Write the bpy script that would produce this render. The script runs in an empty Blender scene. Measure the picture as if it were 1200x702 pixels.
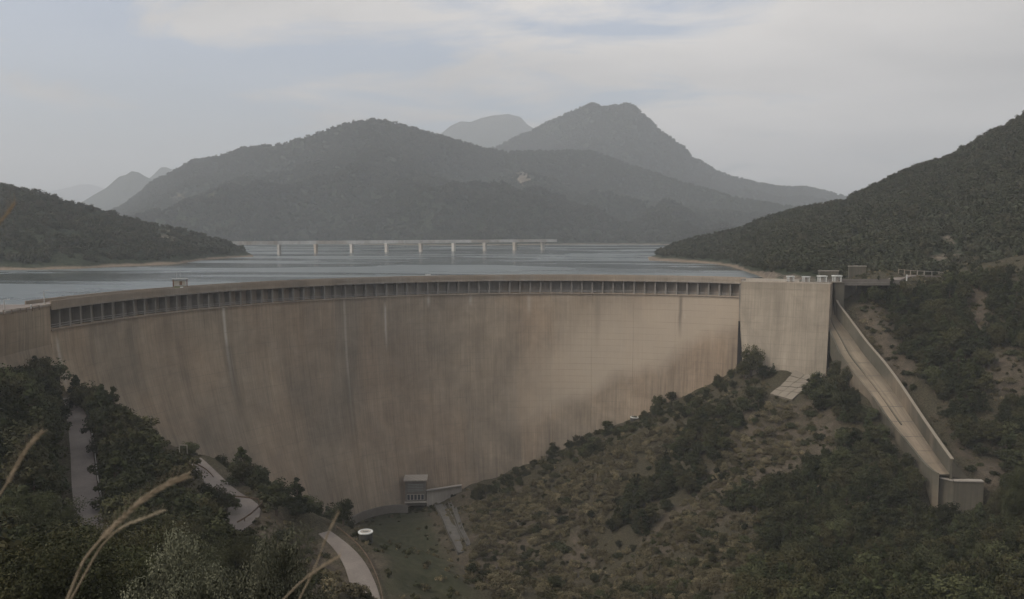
import bpy, math, random
import numpy as np
from mathutils import Vector, Matrix

random.seed(7)
RNG = np.random.default_rng(7)
SC = bpy.context.scene
COL = SC.collection

# ------------------------------------------------------------------ camera
FPX, HOR, CAMZ = 950.0, 273.0, 18.0
PITCH = math.atan((351.0 - HOR) / FPX)
CP, SP = math.cos(PITCH), math.sin(PITCH)
cam_d = bpy.data.cameras.new('camera')
cam = bpy.data.objects.new('camera', cam_d)
COL.objects.link(cam)
cam.location = (0, 0, CAMZ)
cam.rotation_euler = (math.pi / 2 - PITCH, 0, 0)
cam_d.sensor_width = 36.0
cam_d.lens = 36.0 * FPX / 1200.0
cam_d.clip_start = 0.1
cam_d.clip_end = 40000
cam_d.dof.use_dof = True
cam_d.dof.focus_distance = 260.0
cam_d.dof.aperture_fstop = 6.3
SC.camera = cam

# ------------------------------------------------------------------ light
SUN_EL, SUN_AZ = math.radians(43), math.radians(243)      # compass-like angle from +Y, clockwise: from the left, a little behind
sdir = Vector((math.sin(SUN_AZ) * math.cos(SUN_EL), math.cos(SUN_AZ) * math.cos(SUN_EL), math.sin(SUN_EL)))
sun_d = bpy.data.lights.new('sun', 'SUN')
sun_d.energy = 1.05
sun_d.angle = math.radians(11)
sun_d.color = (1.0, 0.91, 0.72)
sun = bpy.data.objects.new('sun', sun_d)
COL.objects.link(sun)
sun.rotation_euler = sdir.to_track_quat('Z', 'Y').to_euler()

W = bpy.data.worlds.new('World')
SC.world = W
W.use_nodes = True
wn, wl = W.node_tree.nodes, W.node_tree.links
wn.clear()
w_out = wn.new('ShaderNodeOutputWorld')
w_bg = wn.new('ShaderNodeBackground')
w_bg.inputs['Strength'].default_value = 0.10
sky = wn.new('ShaderNodeTexSky')
sky.sky_type = 'NISHITA'
sky.sun_disc = False
sky.sun_elevation = SUN_EL
sky.sun_rotation = SUN_AZ
sky.air_density = 1.0
sky.dust_density = 4.0
tc = wn.new('ShaderNodeTexCoord')
def wnode(t, **k):
    n = wn.new(t)
    for a, b in k.items():
        setattr(n, a, b)
    return n
# cloud deck: direction projected on a high plane, so that clouds flatten toward the horizon
sep = wnode('ShaderNodeSeparateXYZ')
wl.new(tc.outputs['Generated'], sep.inputs[0])
zz = wnode('ShaderNodeMath', operation='ADD'); wl.new(sep.outputs['Z'], zz.inputs[0]); zz.inputs[1].default_value = 0.16
zm = wnode('ShaderNodeMath', operation='MAXIMUM'); wl.new(zz.outputs[0], zm.inputs[0]); zm.inputs[1].default_value = 0.06
dx = wnode('ShaderNodeMath', operation='DIVIDE'); wl.new(sep.outputs['X'], dx.inputs[0]); wl.new(zm.outputs[0], dx.inputs[1])
dy = wnode('ShaderNodeMath', operation='DIVIDE'); wl.new(sep.outputs['Y'], dy.inputs[0]); wl.new(zm.outputs[0], dy.inputs[1])
cmb = wnode('ShaderNodeCombineXYZ'); wl.new(dx.outputs[0], cmb.inputs[0]); wl.new(dy.outputs[0], cmb.inputs[1])
cmap = wnode('ShaderNodeMapping'); wl.new(cmb.outputs[0], cmap.inputs[0])
cmap.inputs['Rotation'].default_value = (0, 0, 0.5)
cmap.inputs['Scale'].default_value = (1.0, 1.5, 1)
cmap.inputs['Location'].default_value = (7.9, 2.6, 0)
n1 = wnode('ShaderNodeTexNoise'); wl.new(cmap.outputs[0], n1.inputs['Vector'])
n1.inputs['Scale'].default_value = 1.25; n1.inputs['Detail'].default_value = 9; n1.inputs['Roughness'].default_value = 0.56; n1.inputs['Distortion'].default_value = 0.5
n2 = wnode('ShaderNodeTexNoise'); wl.new(cmap.outputs[0], n2.inputs['Vector'])
n2.inputs['Scale'].default_value = 0.55; n2.inputs['Detail'].default_value = 7
cov = wnode('ShaderNodeMath', operation='MULTIPLY_ADD'); wl.new(sep.outputs['X'], cov.inputs[0]); cov.inputs[1].default_value = 0.26; wl.new(n1.outputs['Fac'], cov.inputs[2])
r1 = wnode('ShaderNodeValToRGB'); wl.new(cov.outputs[0], r1.inputs[0])
r1.color_ramp.elements[0].position = 0.42; r1.color_ramp.elements[0].color = (0.28, 0.28, 0.28, 1)
r1.color_ramp.elements[1].position = 0.56; r1.color_ramp.elements[1].color = (1, 1, 1, 1)
r2 = wnode('ShaderNodeValToRGB'); wl.new(n2.outputs['Fac'], r2.inputs[0])
r2.color_ramp.elements[0].position = 0.35; r2.color_ramp.elements[0].color = (4.9, 4.75, 4.65, 1)
r2.color_ramp.elements[1].position = 0.65; r2.color_ramp.elements[1].color = (8.8, 8.3, 7.85, 1)
SKYBLUE = wnode('ShaderNodeMix', data_type='RGBA', blend_type='MULTIPLY')
SKYBLUE.inputs[0].default_value = 1.0
wl.new(sky.outputs[0], SKYBLUE.inputs[6]); SKYBLUE.inputs[7].default_value = (1.65, 1.66, 1.72, 1)
mixc = wnode('ShaderNodeMix', data_type='RGBA')
wl.new(r1.outputs[0], mixc.inputs[0]); wl.new(SKYBLUE.outputs[2], mixc.inputs[6]); wl.new(r2.outputs[0], mixc.inputs[7])
wl.new(mixc.outputs[2], w_bg.inputs['Color'])
wl.new(w_bg.outputs[0], w_out.inputs[0])

vs = SC.view_settings
SC.display_settings.display_device = 'sRGB'
vs.view_transform = 'Standard'; vs.look = 'None'; vs.exposure = 0.14; vs.gamma = 1.0; vs.use_curve_mapping = False
SC.cycles.max_bounces = 5
SC.cycles.diffuse_bounces = 2
SC.cycles.glossy_bounces = 2
SC.cycles.transmission_bounces = 1
SC.cycles.volume_bounces = 1
SC.cycles.use_denoising = True
SC.cycles.use_adaptive_sampling = True
SC.cycles.adaptive_threshold = 0.015

# ------------------------------------------------------------------ helpers
def U(px, py, Y=None, z=None):
    """point seen at pixel (px, py) of the 1200x702 photograph, at forward distance Y or at height z"""
    a = (px - 600.0) / FPX
    b = -(py - 351.0) / FPX
    dy_, dz_ = CP + b * SP, -SP + b * CP
    t = (Y / dy_) if Y is not None else (z - CAMZ) / dz_
    return np.array([a * t, dy_ * t, CAMZ + dz_ * t])

def proj(x, y, z):
    dz_ = z - CAMZ
    d = y * CP - dz_ * SP
    v = dz_ * CP + y * SP
    d = np.maximum(d, 1e-3)
    return 600 + FPX * x / d, 351 - FPX * v / d

def mesh(name, verts, faces, mats=None, uv=None, attr=None, smooth=False, mat_idx=None):
    me = bpy.data.meshes.new(name)
    verts = np.asarray(verts, dtype=np.float32).reshape(-1, 3)
    if isinstance(faces, np.ndarray):
        nf, k = faces.shape
        me.vertices.add(len(verts)); me.vertices.foreach_set('co', verts.ravel())
        me.loops.add(nf * k); me.loops.foreach_set('vertex_index', faces.astype(np.int32).ravel())
        me.polygons.add(nf)
        me.polygons.foreach_set('loop_start', np.arange(0, nf * k, k, dtype=np.int32))
        me.polygons.foreach_set('loop_total', np.full(nf, k, dtype=np.int32))
        me.update(calc_edges=True)
    else:
        me.from_pydata([tuple(map(float, v)) for v in verts], [], [tuple(int(i) for i in f) for f in faces])
        me.update()
    for m in (mats or []):
        me.materials.append(m)
    if mat_idx is not None:
        me.polygons.foreach_set('material_index', np.asarray(mat_idx, dtype=np.int32))
    if uv is not None:
        li = np.empty(len(me.loops), dtype=np.int32); me.loops.foreach_get('vertex_index', li)
        l = me.uv_layers.new(name='UVMap')
        l.data.foreach_set('uv', np.asarray(uv, dtype=np.float32)[li].ravel())
    for k_, val in (attr or {}).items():
        a = me.attributes.new(k_, 'FLOAT', 'POINT')
        a.data.foreach_set('value', np.asarray(val, dtype=np.float32))
    if smooth:
        me.polygons.foreach_set('use_smooth', np.ones(len(me.polygons), dtype=bool))
    me.update()
    return me

def link(name, me, parent=None, loc=None, **props):
    o = bpy.data.objects.new(name, me)
    COL.objects.link(o)
    if parent is not None:
        o.parent = parent
    if loc is not None:
        o.location = loc
    for k, v in props.items():
        o[k] = v
    return o

def empty(name, loc=(0, 0, 0), rz=0.0, **props):
    o = bpy.data.objects.new(name, None)
    COL.objects.link(o)
    o.location = loc; o.rotation_euler = (0, 0, rz)
    o.empty_display_size = 0.5
    for k, v in props.items():
        o[k] = v
    return o

class MB:
    """collects shapes, builds one mesh"""
    def __init__(s): s.v = []; s.f = []
    def add(s, vs_, fs_):
        n = len(s.v); s.v += [tuple(map(float, p)) for p in vs_]; s.f += [tuple(i + n for i in f) for f in fs_]
    def box(s, c, sx, sy, sz, ang=0.0):
        ca, sa = math.cos(ang), math.sin(ang)
        P = []
        for dz in (0, sz):
            for (a, b) in ((-1, -1), (1, -1), (1, 1), (-1, 1)):
                x, y = a * sx / 2, b * sy / 2
                P.append((c[0] + x * ca - y * sa, c[1] + x * sa + y * ca, c[2] + dz))
        s.add(P, [(3, 2, 1, 0), (4, 5, 6, 7), (0, 1, 5, 4), (1, 2, 6, 5), (2, 3, 7, 6), (3, 0, 4, 7)])
    def bar(s, a, b, w, h=None):
        """square bar from a to b"""
        h = h or w
        a = Vector(a); b = Vector(b); d = (b - a).normalized()
        up = Vector((0, 0, 1)) if abs(d.z) < 0.95 else Vector((0, 1, 0))
        sx = d.cross(up).normalized() * w / 2; sy = sx.cross(d).normalized() * h / 2
        P = [a - sx - sy, a + sx - sy, a + sx + sy, a - sx + sy, b - sx - sy, b + sx - sy, b + sx + sy, b - sx + sy]
        s.add(P, [(3, 2, 1, 0), (4, 5, 6, 7), (0, 1, 5, 4), (1, 2, 6, 5), (2, 3, 7, 6), (3, 0, 4, 7)])
    def tube(s, pts, rads, n=6, cap=True):
        rings = []
        pts = [Vector(p) for p in pts]
        for i, p in enumerate(pts):
            d = (pts[min(i + 1, len(pts) - 1)] - pts[max(i - 1, 0)]).normalized()
            up = Vector((0, 0, 1)) if abs(d.z) < 0.9 else Vector((0, 1, 0))
            a = d.cross(up).normalized(); b = a.cross(d)
            rings.append([p + (a * math.cos(t) + b * math.sin(t)) * rads[i] for t in [2 * math.pi * k / n for k in range(n)]])
        V = [q for r in rings for q in r]
        F = []
        for i in range(len(pts) - 1):
            for k in range(n):
                F.append((i * n + k, i * n + (k + 1) % n, (i + 1) * n + (k + 1) % n, (i + 1) * n + k))
        if cap:
            F.append(tuple(range(n - 1, -1, -1))); F.append(tuple((len(pts) - 1) * n + k for k in range(n)))
        s.add(V, F)
    def sweep(s, path, prof):
        """closed profile [(out, up)] swept along a plan path of (x, y, z, nx, ny)"""
        n = len(prof); V = []; F = []
        for (x, y, z, nx, ny) in path:
            for (o, u) in prof:
                V.append((x + nx * o, y + ny * o, z + u))
        for i in range(len(path) - 1):
            for k in range(n):
                F.append((i * n + k, (i + 1) * n + k, (i + 1) * n + (k + 1) % n, i * n + (k + 1) % n))
        F.append(tuple(range(n))); F.append(tuple((len(path) - 1) * n + k for k in range(n - 1, -1, -1)))
        s.add(V, F)
    def me(s, name, mat, smooth=False):
        return mesh(name, s.v, s.f, [mat] if mat else None, smooth=smooth)
    def build(s, name, mat, parent=None, smooth=False, **props):
        return link(name, s.me(name, mat, smooth), parent, **props)

# value noise -------------------------------------------------------
_T = RNG.random((256, 256)).astype(np.float64)
def vnoise(x, y):
    x = np.asarray(x, float); y = np.asarray(y, float)
    xi = np.floor(x).astype(int); yi = np.floor(y).astype(int)
    fx = x - xi; fy = y - yi
    fx = fx * fx * fx * (fx * (fx * 6 - 15) + 10); fy = fy * fy * fy * (fy * (fy * 6 - 15) + 10)
    a = _T[xi & 255, yi & 255]; b = _T[(xi + 1) & 255, yi & 255]
    c = _T[xi & 255, (yi + 1) & 255]; d = _T[(xi + 1) & 255, (yi + 1) & 255]
    return (a * (1 - fx) + b * fx) * (1 - fy) + (c * (1 - fx) + d * fx) * fy * 1.0 - 0.5
def fbm(x, y, sc, oct=5, gain=0.5, ridged=False):
    r = 0; amp = 1.0; tot = 0
    for i in range(oct):
        n = vnoise(x / sc * 2 ** i + 17.3 * i, y / sc * 2 ** i + 9.1 * i) * 2
        if ridged: n = 0.5 - np.abs(n) * 1.4
        r = r + n * amp; tot += amp; amp *= gain
    return r / tot

def in_poly(px, py, poly):
    px = np.asarray(px, float); py = np.asarray(py, float)
    ins = np.zeros(px.shape, bool)
    n = len(poly)
    for i in range(n):
        x0, y0 = poly[i][:2]; x1, y1 = poly[(i + 1) % n][:2]
        c = ((y0 > py) != (y1 > py)) & (px < (x1 - x0) * (py - y0) / ((y1 - y0) or 1e-9) + x0)
        ins ^= c
    return ins

# ------------------------------------------------------------------ materials
def mat(name):
    m = bpy.data.materials.new(name)
    m.use_nodes = True
    nt = m.node_tree
    b = nt.nodes['Principled BSDF']
    b.inputs['Specular IOR Level'].default_value = 0.25
    return m, nt, b
class N:
    """small node helper"""
    def __init__(s, nt): s.nt = nt
    def n(s, t, **k):
        x = s.nt.nodes.new(t)
        for a, b in k.items(): setattr(x, a, b)
        return x
    def l(s, a, b): s.nt.links.new(a, b)
    def noise(s, vec, scale, detail=4, rough=0.5, dist=0.0):
        x = s.n('ShaderNodeTexNoise')
        if vec is not None: s.l(vec, x.inputs['Vector'])
        x.inputs['Scale'].default_value = scale; x.inputs['Detail'].default_value = detail
        x.inputs['Roughness'].default_value = rough; x.inputs['Distortion'].default_value = dist
        return x.outputs['Fac']
    def ramp(s, fac, *stops):
        x = s.n('ShaderNodeValToRGB'); s.l(fac, x.inputs[0])
        cr = x.color_ramp
        while len(cr.elements) < len(stops): cr.elements.new(0.5)
        for e, (p, c) in zip(cr.elements, stops):
            e.position = p
            e.color = (c, c, c, 1) if isinstance(c, (int, float)) else (*c, 1)
        return x.outputs[0]
    def mapping(s, vec, scale=(1, 1, 1), loc=(0, 0, 0), rot=(0, 0, 0)):
        x = s.n('ShaderNodeMapping'); s.l(vec, x.inputs[0])
        x.inputs['Scale'].default_value = scale; x.inputs['Location'].default_value = loc; x.inputs['Rotation'].default_value = rot
        return x.outputs[0]
    def mix(s, fac, a, b, mode='MIX'):
        x = s.n('ShaderNodeMix', data_type='RGBA', blend_type=mode)
        for sock, v in ((0, fac), (6, a), (7, b)):
            if isinstance(v, (int, float)) and sock == 0: x.inputs[0].default_value = v
            elif isinstance(v, (int, float)): x.inputs[sock].default_value = (v, v, v, 1)
            elif isinstance(v, tuple): x.inputs[sock].default_value = (*v, 1)
            else: s.l(v, x.inputs[sock])
        return x.outputs[2]
    def math(s, op, a, b=0.0, c=None):
        x = s.n('ShaderNodeMath', operation=op)
        for i, v in enumerate((a, b) if c is None else (a, b, c)):
            if isinstance(v, (int, float)): x.inputs[i].default_value = v
            else: s.l(v, x.inputs[i])
        return x.outputs[0]
    def bump(s, h, strength=0.5, dist=0.1):
        x = s.n('ShaderNodeBump'); s.l(h, x.inputs['Height'])
        x.inputs['Strength'].default_value = strength; x.inputs['Distance'].default_value = dist
        return x.outputs[0]

def concrete(name, c0, c1, streak=0.55, joint=True, bands=True, uvbased=True, hue=(0.30, 0.235, 0.17), toe_=False, marks=()):
    m, nt, b = mat(name); g = N(nt)
    t = g.n('ShaderNodeTexCoord')
    v = t.outputs['UV']
    if not uvbased:
        so_ = g.n('ShaderNodeSeparateXYZ'); g.l(t.outputs['Object'], so_.inputs[0])
        cb_ = g.n('ShaderNodeCombineXYZ'); g.l(g.math('ADD', so_.outputs['X'], g.math('MULTIPLY', so_.outputs['Y'], 0.73)), cb_.inputs[0]); g.l(so_.outputs['Z'], cb_.inputs[1])
        v = cb_.outputs[0]
    # uv.x = metres along the wall, uv.y = height in metres
    big = g.noise(g.mapping(v, (0.018, 0.022, 1)), 1.0, 4, 0.6, 0.6)
    col = g.mix(g.ramp(big, (0.40, 0.0), (0.60, 1.0)), c0, c1)
    warm = g.noise(g.mapping(v, (0.03, 0.012, 1), (5, 3, 0)), 1.0, 5, 0.62, 0.8)
    col = g.mix(g.math('MULTIPLY', g.ramp(warm, (0.46, 0.0), (0.66, 1.0)), 0.6), col, hue)
    s1 = g.noise(g.mapping(v, (0.55, 0.024, 1)), 1.0, 7, 0.72, 0.9)
    s2 = g.noise(g.mapping(v, (0.13, 0.012, 1), (9, 2, 0)), 1.0, 6, 0.65, 1.2)
    s3 = g.noise(g.mapping(v, (2.6, 0.05, 1), (2, 7, 0)), 1.0, 4, 0.6)
    f = g.ramp(s1, (0.30, 0.74), (0.5, 0.98), (0.72, 1.12))
    col = g.mix(streak, col, g.mix(1.0, col, f, 'MULTIPLY'))
    f = g.ramp(s2, (0.36, 0.78), (0.52, 1.0), (0.70, 1.12))
    col = g.mix(streak, col, g.mix(1.0, col, f, 'MULTIPLY'))
    f = g.ramp(s3, (0.35, 0.84), (0.65, 1.08))
    col = g.mix(0.8, col, g.mix(1.0, col, f, 'MULTIPLY'))
    blot = g.noise(g.mapping(v, (0.10, 0.10, 1), (3, 8, 0)), 1.0, 6, 0.7, 0.5)
    col = g.mix(0.9, col, g.mix(1.0, col, g.ramp(blot, (0.35, 0.84), (0.65, 1.14)), 'MULTIPLY'))
    # white lime runs
    s4 = g.noise(g.mapping(v, (0.55, 0.006, 1), (31, 4, 0)), 1.0, 3, 0.7)
    s5 = g.noise(g.mapping(v, (0.05, 0.05, 1), (1, 14, 0)), 1.0, 3, 0.7)
    lime = g.math('MULTIPLY', g.ramp(s4, (0.66, 0.0), (0.72, 1.0)), g.ramp(s5, (0.45, 0.0), (0.62, 0.5)))
    col = g.mix(lime, col, (0.45, 0.42, 0.37))
    dk = g.noise(g.mapping(v, (0.42, 0.013, 1), (77, 1, 0)), 1.0, 4, 0.7)
    dk2 = g.noise(g.mapping(v, (0.03, 0.05, 1), (61, 5, 0)), 1.0, 3, 0.7)
    run = g.math('MULTIPLY', g.ramp(dk, (0.60, 0.0), (0.70, 1.0)), g.ramp(dk2, (0.48, 0.0), (0.60, 0.42)))
    col = g.mix(run, col, (0.085, 0.075, 0.062))
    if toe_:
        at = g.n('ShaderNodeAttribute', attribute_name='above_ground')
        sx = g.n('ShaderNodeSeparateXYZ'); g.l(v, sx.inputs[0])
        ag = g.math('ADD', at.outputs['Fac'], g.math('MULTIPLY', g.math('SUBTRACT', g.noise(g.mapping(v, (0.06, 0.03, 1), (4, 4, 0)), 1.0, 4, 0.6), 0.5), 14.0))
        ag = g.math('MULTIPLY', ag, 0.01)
        # seepage belt above the rock, with long light and dark runs; over it on the right half, a pale sun patch painted into the colour
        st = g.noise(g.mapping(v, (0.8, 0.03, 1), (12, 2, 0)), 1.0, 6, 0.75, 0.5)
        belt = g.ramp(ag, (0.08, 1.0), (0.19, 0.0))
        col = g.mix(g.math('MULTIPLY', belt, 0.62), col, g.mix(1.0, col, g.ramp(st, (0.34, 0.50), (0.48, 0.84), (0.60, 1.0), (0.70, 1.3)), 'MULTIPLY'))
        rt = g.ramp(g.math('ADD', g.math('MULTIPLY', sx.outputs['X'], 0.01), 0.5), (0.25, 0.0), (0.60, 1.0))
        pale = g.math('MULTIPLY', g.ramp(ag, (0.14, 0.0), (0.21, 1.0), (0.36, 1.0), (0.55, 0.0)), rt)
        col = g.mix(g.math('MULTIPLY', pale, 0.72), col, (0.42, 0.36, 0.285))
        for (u0, za, zb2, wd_, cc, am) in marks:
            du = g.math('ABSOLUTE', g.math('SUBTRACT', g.math('ADD', sx.outputs['X'], g.math('MULTIPLY', g.math('SUBTRACT', g.noise(g.mapping(v, (0.02, 0.12, 1), (u0, 0, 0)), 1.0, 3), 0.5), 0.9)), u0))
            fu = g.ramp(g.math('DIVIDE', du, wd_ * 2.0), (0.15, 1.0), (1.0, 0.0))
            mz = g.n('ShaderNodeMapRange'); mz.inputs['From Min'].default_value = zb2; mz.inputs['From Max'].default_value = zb2 + (za - zb2) * 0.5
            g.l(sx.outputs['Y'], mz.inputs['Value'])
            mt = g.n('ShaderNodeMapRange'); mt.inputs['From Min'].default_value = za + 1.0; mt.inputs['From Max'].default_value = za - 2.0
            g.l(sx.outputs['Y'], mt.inputs['Value'])
            f_ = g.math('MULTIPLY', g.math('MULTIPLY', fu, mz.outputs[0]), g.math('MULTIPLY', mt.outputs[0], am))
            col = g.mix(f_, col, cc)
    if joint:
        sp = g.n('ShaderNodeSeparateXYZ'); g.l(v, sp.inputs[0])
        fr = g.math('FRACT', g.math('MULTIPLY', sp.outputs['Y'], 0.4))
        ln = g.math('LESS_THAN', fr, 0.05)
        brk = g.ramp(g.noise(g.mapping(v, (0.07, 0.5, 1)), 1.0, 3), (0.4, 0.05), (0.6, 0.5))
        col = g.mix(g.math('MULTIPLY', ln, brk), col, (0.15, 0.132, 0.11))
    g.l(col, b.inputs['Base Color'])
    b.inputs['Roughness'].default_value = 0.9
    g.l(g.bump(s3, 0.4, 0.15), b.inputs['Normal'])
    return m

M = {}
M['block'] = concrete('abutment_concrete', (0.2229, 0.1969, 0.1528), (0.2972, 0.2586, 0.2038), 0.45)
M['pier'] = concrete('pier_concrete', (0.17, 0.16, 0.145), (0.225, 0.21, 0.19), 0.3, False, uvbased=False)
M['recess'] = concrete('recess_concrete', (0.21, 0.195, 0.175), (0.26, 0.24, 0.215), 0.4, False)  # tone a little lighter than the pier concrete
M['deck'] = concrete('deck_edge_concrete', (0.2000, 0.1758, 0.1472), (0.2800, 0.2462, 0.2041), 0.35, False, uvbased=False)
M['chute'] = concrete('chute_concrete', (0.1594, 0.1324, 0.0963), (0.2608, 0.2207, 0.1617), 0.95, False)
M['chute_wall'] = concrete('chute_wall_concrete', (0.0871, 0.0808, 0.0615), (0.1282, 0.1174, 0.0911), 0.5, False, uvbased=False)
M['white_deck'] = concrete('pale_deck_concrete', (0.5084, 0.5002, 0.4756), (0.5904, 0.5822, 0.5576), 0.2, False, uvbased=False)
M['pale_bridge'] = concrete('bridge_concrete', (0.42, 0.41, 0.39), (0.50, 0.49, 0.46), 0.2, False, uvbased=False)
M['pale'] = concrete('pale_concrete', (0.30, 0.275, 0.24), (0.40, 0.37, 0.32), 0.4, False, uvbased=False)

def simple(name, c, rough=0.7, var=0.25, scale=1.5, metal=0.0):
    m, nt, b = mat(name); g = N(nt)
    t = g.n('ShaderNodeTexCoord')
    f = g.ramp(g.noise(t.outputs['Object'], scale, 4, 0.6), (0.3, 1 - var), (0.7, 1 + var))
    g.l(g.mix(1.0, c, f, 'MULTIPLY'), b.inputs['Base Color'])
    b.inputs['Roughness'].default_value = rough; b.inputs['Metallic'].default_value = metal
    return m
M['white'] = simple('white_paint', (0.52, 0.53, 0.51), 0.6, 0.2)
M['grey_metal'] = simple('grey_painted_metal', (0.20, 0.21, 0.20), 0.5, 0.2, 3)
M['rust_rail'] = simple('rusty_guard_rail', (0.12, 0.085, 0.06), 0.7, 0.4, 3)
M['galv'] = simple('galvanised_rail', (0.34, 0.33, 0.31), 0.5, 0.2, 2)
M['dark'] = simple('dark_opening', (0.02, 0.02, 0.02), 0.9, 0.2)
M['house'] = simple('grey_render', (0.145, 0.132, 0.115), 0.9, 0.15, 0.6)
M['glass'] = simple('dusty_glass', (0.05, 0.055, 0.06), 0.2, 0.2)
M['straw'] = simple('dry_grass_straw', (0.25, 0.205, 0.145), 0.8, 0.25, 40)
M['straw_pale'] = simple('dry_grass_seed', (0.33, 0.29, 0.21), 0.8, 0.25, 60)
M['bark'] = simple('bark', (0.085, 0.065, 0.05), 0.9, 0.3, 3)
M['ramp'] = simple('dark_grey_concrete', (0.105, 0.10, 0.09), 0.9, 0.2, 0.8)
M['tank'] = simple('dark_tank_side', (0.055, 0.055, 0.05), 0.8, 0.3)
M['building_light'] = simple('pale_plaster', (0.42, 0.40, 0.34), 0.85, 0.12)
M['brown_post'] = simple('brown_post', (0.16, 0.09, 0.055), 0.8, 0.2)
M['skin'] = simple('skin', (0.45, 0.28, 0.2), 0.6, 0.05)
M['cloth_white'] = simple('white_shirt', (0.75, 0.75, 0.74), 0.8, 0.05)
M['cloth_dark'] = simple('dark_trousers', (0.03, 0.035, 0.05), 0.8, 0.1)
M['hair'] = simple('dark_hair', (0.03, 0.022, 0.015), 0.8, 0.1)

def asphalt():
    m, nt, b = mat('old_asphalt'); g = N(nt)
    t = g.n('ShaderNodeTexCoord'); o = t.outputs['Object']
    a = g.noise(o, 0.12, 4, 0.6); d = g.noise(o, 4.0, 4, 0.7)
    c = g.mix(g.ramp(a, (0.35, 0.0), (0.65, 1.0)), (0.15, 0.13, 0.115), (0.22, 0.195, 0.17))
    c = g.mix(0.6, c, g.mix(1.0, c, g.ramp(d, (0.3, 0.7), (0.7, 1.2)), 'MULTIPLY'))
    g.l(c, b.inputs['Base Color']); b.inputs['Roughness'].default_value = 0.92
    return m
M['asphalt'] = asphalt()

def ground(name, kind='near'):
    m, nt, b = mat(name); g = N(nt)
    t = g.n('ShaderNodeTexCoord'); geo = g.n('ShaderNodeNewGeometry')
    o = t.outputs['Object']
    if kind == 'near':
        a = g.noise(o, 0.035, 5, 0.62, 0.4); d = g.noise(o, 0.5, 5, 0.7); e = g.noise(o, 2.6, 4, 0.7)
        soil = g.mix(g.ramp(d, (0.35, 0.0), (0.65, 1.0)), (0.064, 0.054, 0.040), (0.112, 0.092, 0.068))
        veg = g.mix(g.ramp(e, (0.35, 0.0), (0.65, 1.0)), (0.038, 0.035, 0.022), (0.080, 0.070, 0.046))
        at = g.n('ShaderNodeAttribute', attribute_name='bare')
        f = g.math('ADD', at.outputs['Fac'], g.math('MULTIPLY', g.math('SUBTRACT', g.noise(o, 0.16, 5, 0.7, 0.3), 0.5), 2.2))
        c = g.mix(g.ramp(f, (0.30, 0.0), (0.62, 1.0)), veg, soil)
        lum = g.ramp(e, (0.3, 0.62), (0.7, 1.3))
        c = g.mix(0.9, c, g.mix(1.0, c, lum, 'MULTIPLY'))
        # grass lawn of the basin
        at2 = g.n('ShaderNodeAttribute', attribute_name='lawn')
        c = g.mix(at2.outputs['Fac'], c, g.mix(g.ramp(d, (0.3, 0.0), (0.7, 1.0)), (0.034, 0.039, 0.022), (0.070, 0.068, 0.042)))
        g.l(g.bump(g.mix(0.5, d, e), 0.9, 0.6), b.inputs['Normal'])
    else:
        sc = {'hill': 0.05, 'mount': 0.012, 'far': 0.006}[kind]
        d = g.noise(o, sc, 6, 0.68, 0.3); e = g.noise(o, sc * 7, 5, 0.75)
        veg = g.mix(g.ramp(e, (0.36, 0.0), (0.64, 1.0)), (0.020, 0.027, 0.017), (0.060, 0.070, 0.043))
        rock = g.mix(g.ramp(e, (0.4, 0.0), (0.6, 1.0)), (0.13, 0.11, 0.085), (0.25, 0.21, 0.165))
        sp = g.n('ShaderNodeSeparateXYZ'); g.l(geo.outputs['Normal'], sp.inputs[0])
        at = g.n('ShaderNodeAttribute', attribute_name='bare')
        f = g.math('ADD', at.outputs['Fac'], g.math('MULTIPLY', g.math('SUBTRACT', d, 0.5), 1.9))
        f = g.math('ADD', f, g.math('MULTIPLY', g.math('SUBTRACT', 0.62, sp.outputs['Z']), 1.2 if kind == 'far' else 0.7))
        c = g.mix(g.ramp(f, (0.36, 0.0), (0.62, 1.0)), veg, rock)
        pz = g.n('ShaderNodeSeparateXYZ'); g.l(geo.outputs['Position'], pz.inputs[0])
        # the drawn-down reservoir leaves a bare bank just above the water
        hz = g.math('ADD', pz.outputs['Z'], g.math('MULTIPLY', g.noise(o, 0.05, 4), 3.0))
        bank = g.ramp(g.math('MULTIPLY', g.math('ADD', hz, 4.0), 0.1), (0.33, 1.0), (0.43, 0.0))
        c = g.mix(bank, c, g.mix(g.ramp(e, (0.3, 0.0), (0.7, 1.0)), (0.17, 0.135, 0.10), (0.27, 0.22, 0.165)))
        g.l(g.bump(e, 1.0, {'hill': 2.0, 'mount': 9.0, 'far': 20.0}[kind]), b.inputs['Normal'])
    g.l(c, b.inputs['Base Color']); b.inputs['Roughness'].default_value = 0.95
    b.inputs['Specular IOR Level'].default_value = 0.1
    return m
M['ground'] = ground('hillside_soil')
M['hill'] = ground('wooded_hill', 'hill')
M['mount'] = ground('wooded_mountain', 'mount')
M['far'] = ground('far_mountain', 'far')

def leafmat(name, dark, light, warm=None, vr=(0.55, 1.65)):
    m, nt, b = mat(name); g = N(nt)
    at = g.n('ShaderNodeAttribute', attribute_name='tone')
    oi = g.n('ShaderNodeObjectInfo')
    c = g.mix(at.outputs['Fac'], dark, light)
    f = g.ramp(oi.outputs['Random'], (0.0, vr[0]), (0.6, 1.0), (1.0, vr[1]))
    c = g.mix(1.0, c, f, 'MULTIPLY')
    r2_ = g.math('FRACT', g.math('MULTIPLY', oi.outputs['Random'], 7.31))
    if warm:
        c = g.mix(g.ramp(r2_, (0.45, 0.0), (1.0, 0.75)), c, warm)
    g.l(c, b.inputs['Base Color']); b.inputs['Roughness'].default_value = 0.85
    b.inputs['Specular IOR Level'].default_value = 0.12
    return m
M['leaf_pine'] = leafmat('pine_foliage', (0.0182, 0.0231, 0.0114), (0.0430, 0.0496, 0.0228), (0.0413, 0.0430, 0.0175))
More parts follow.
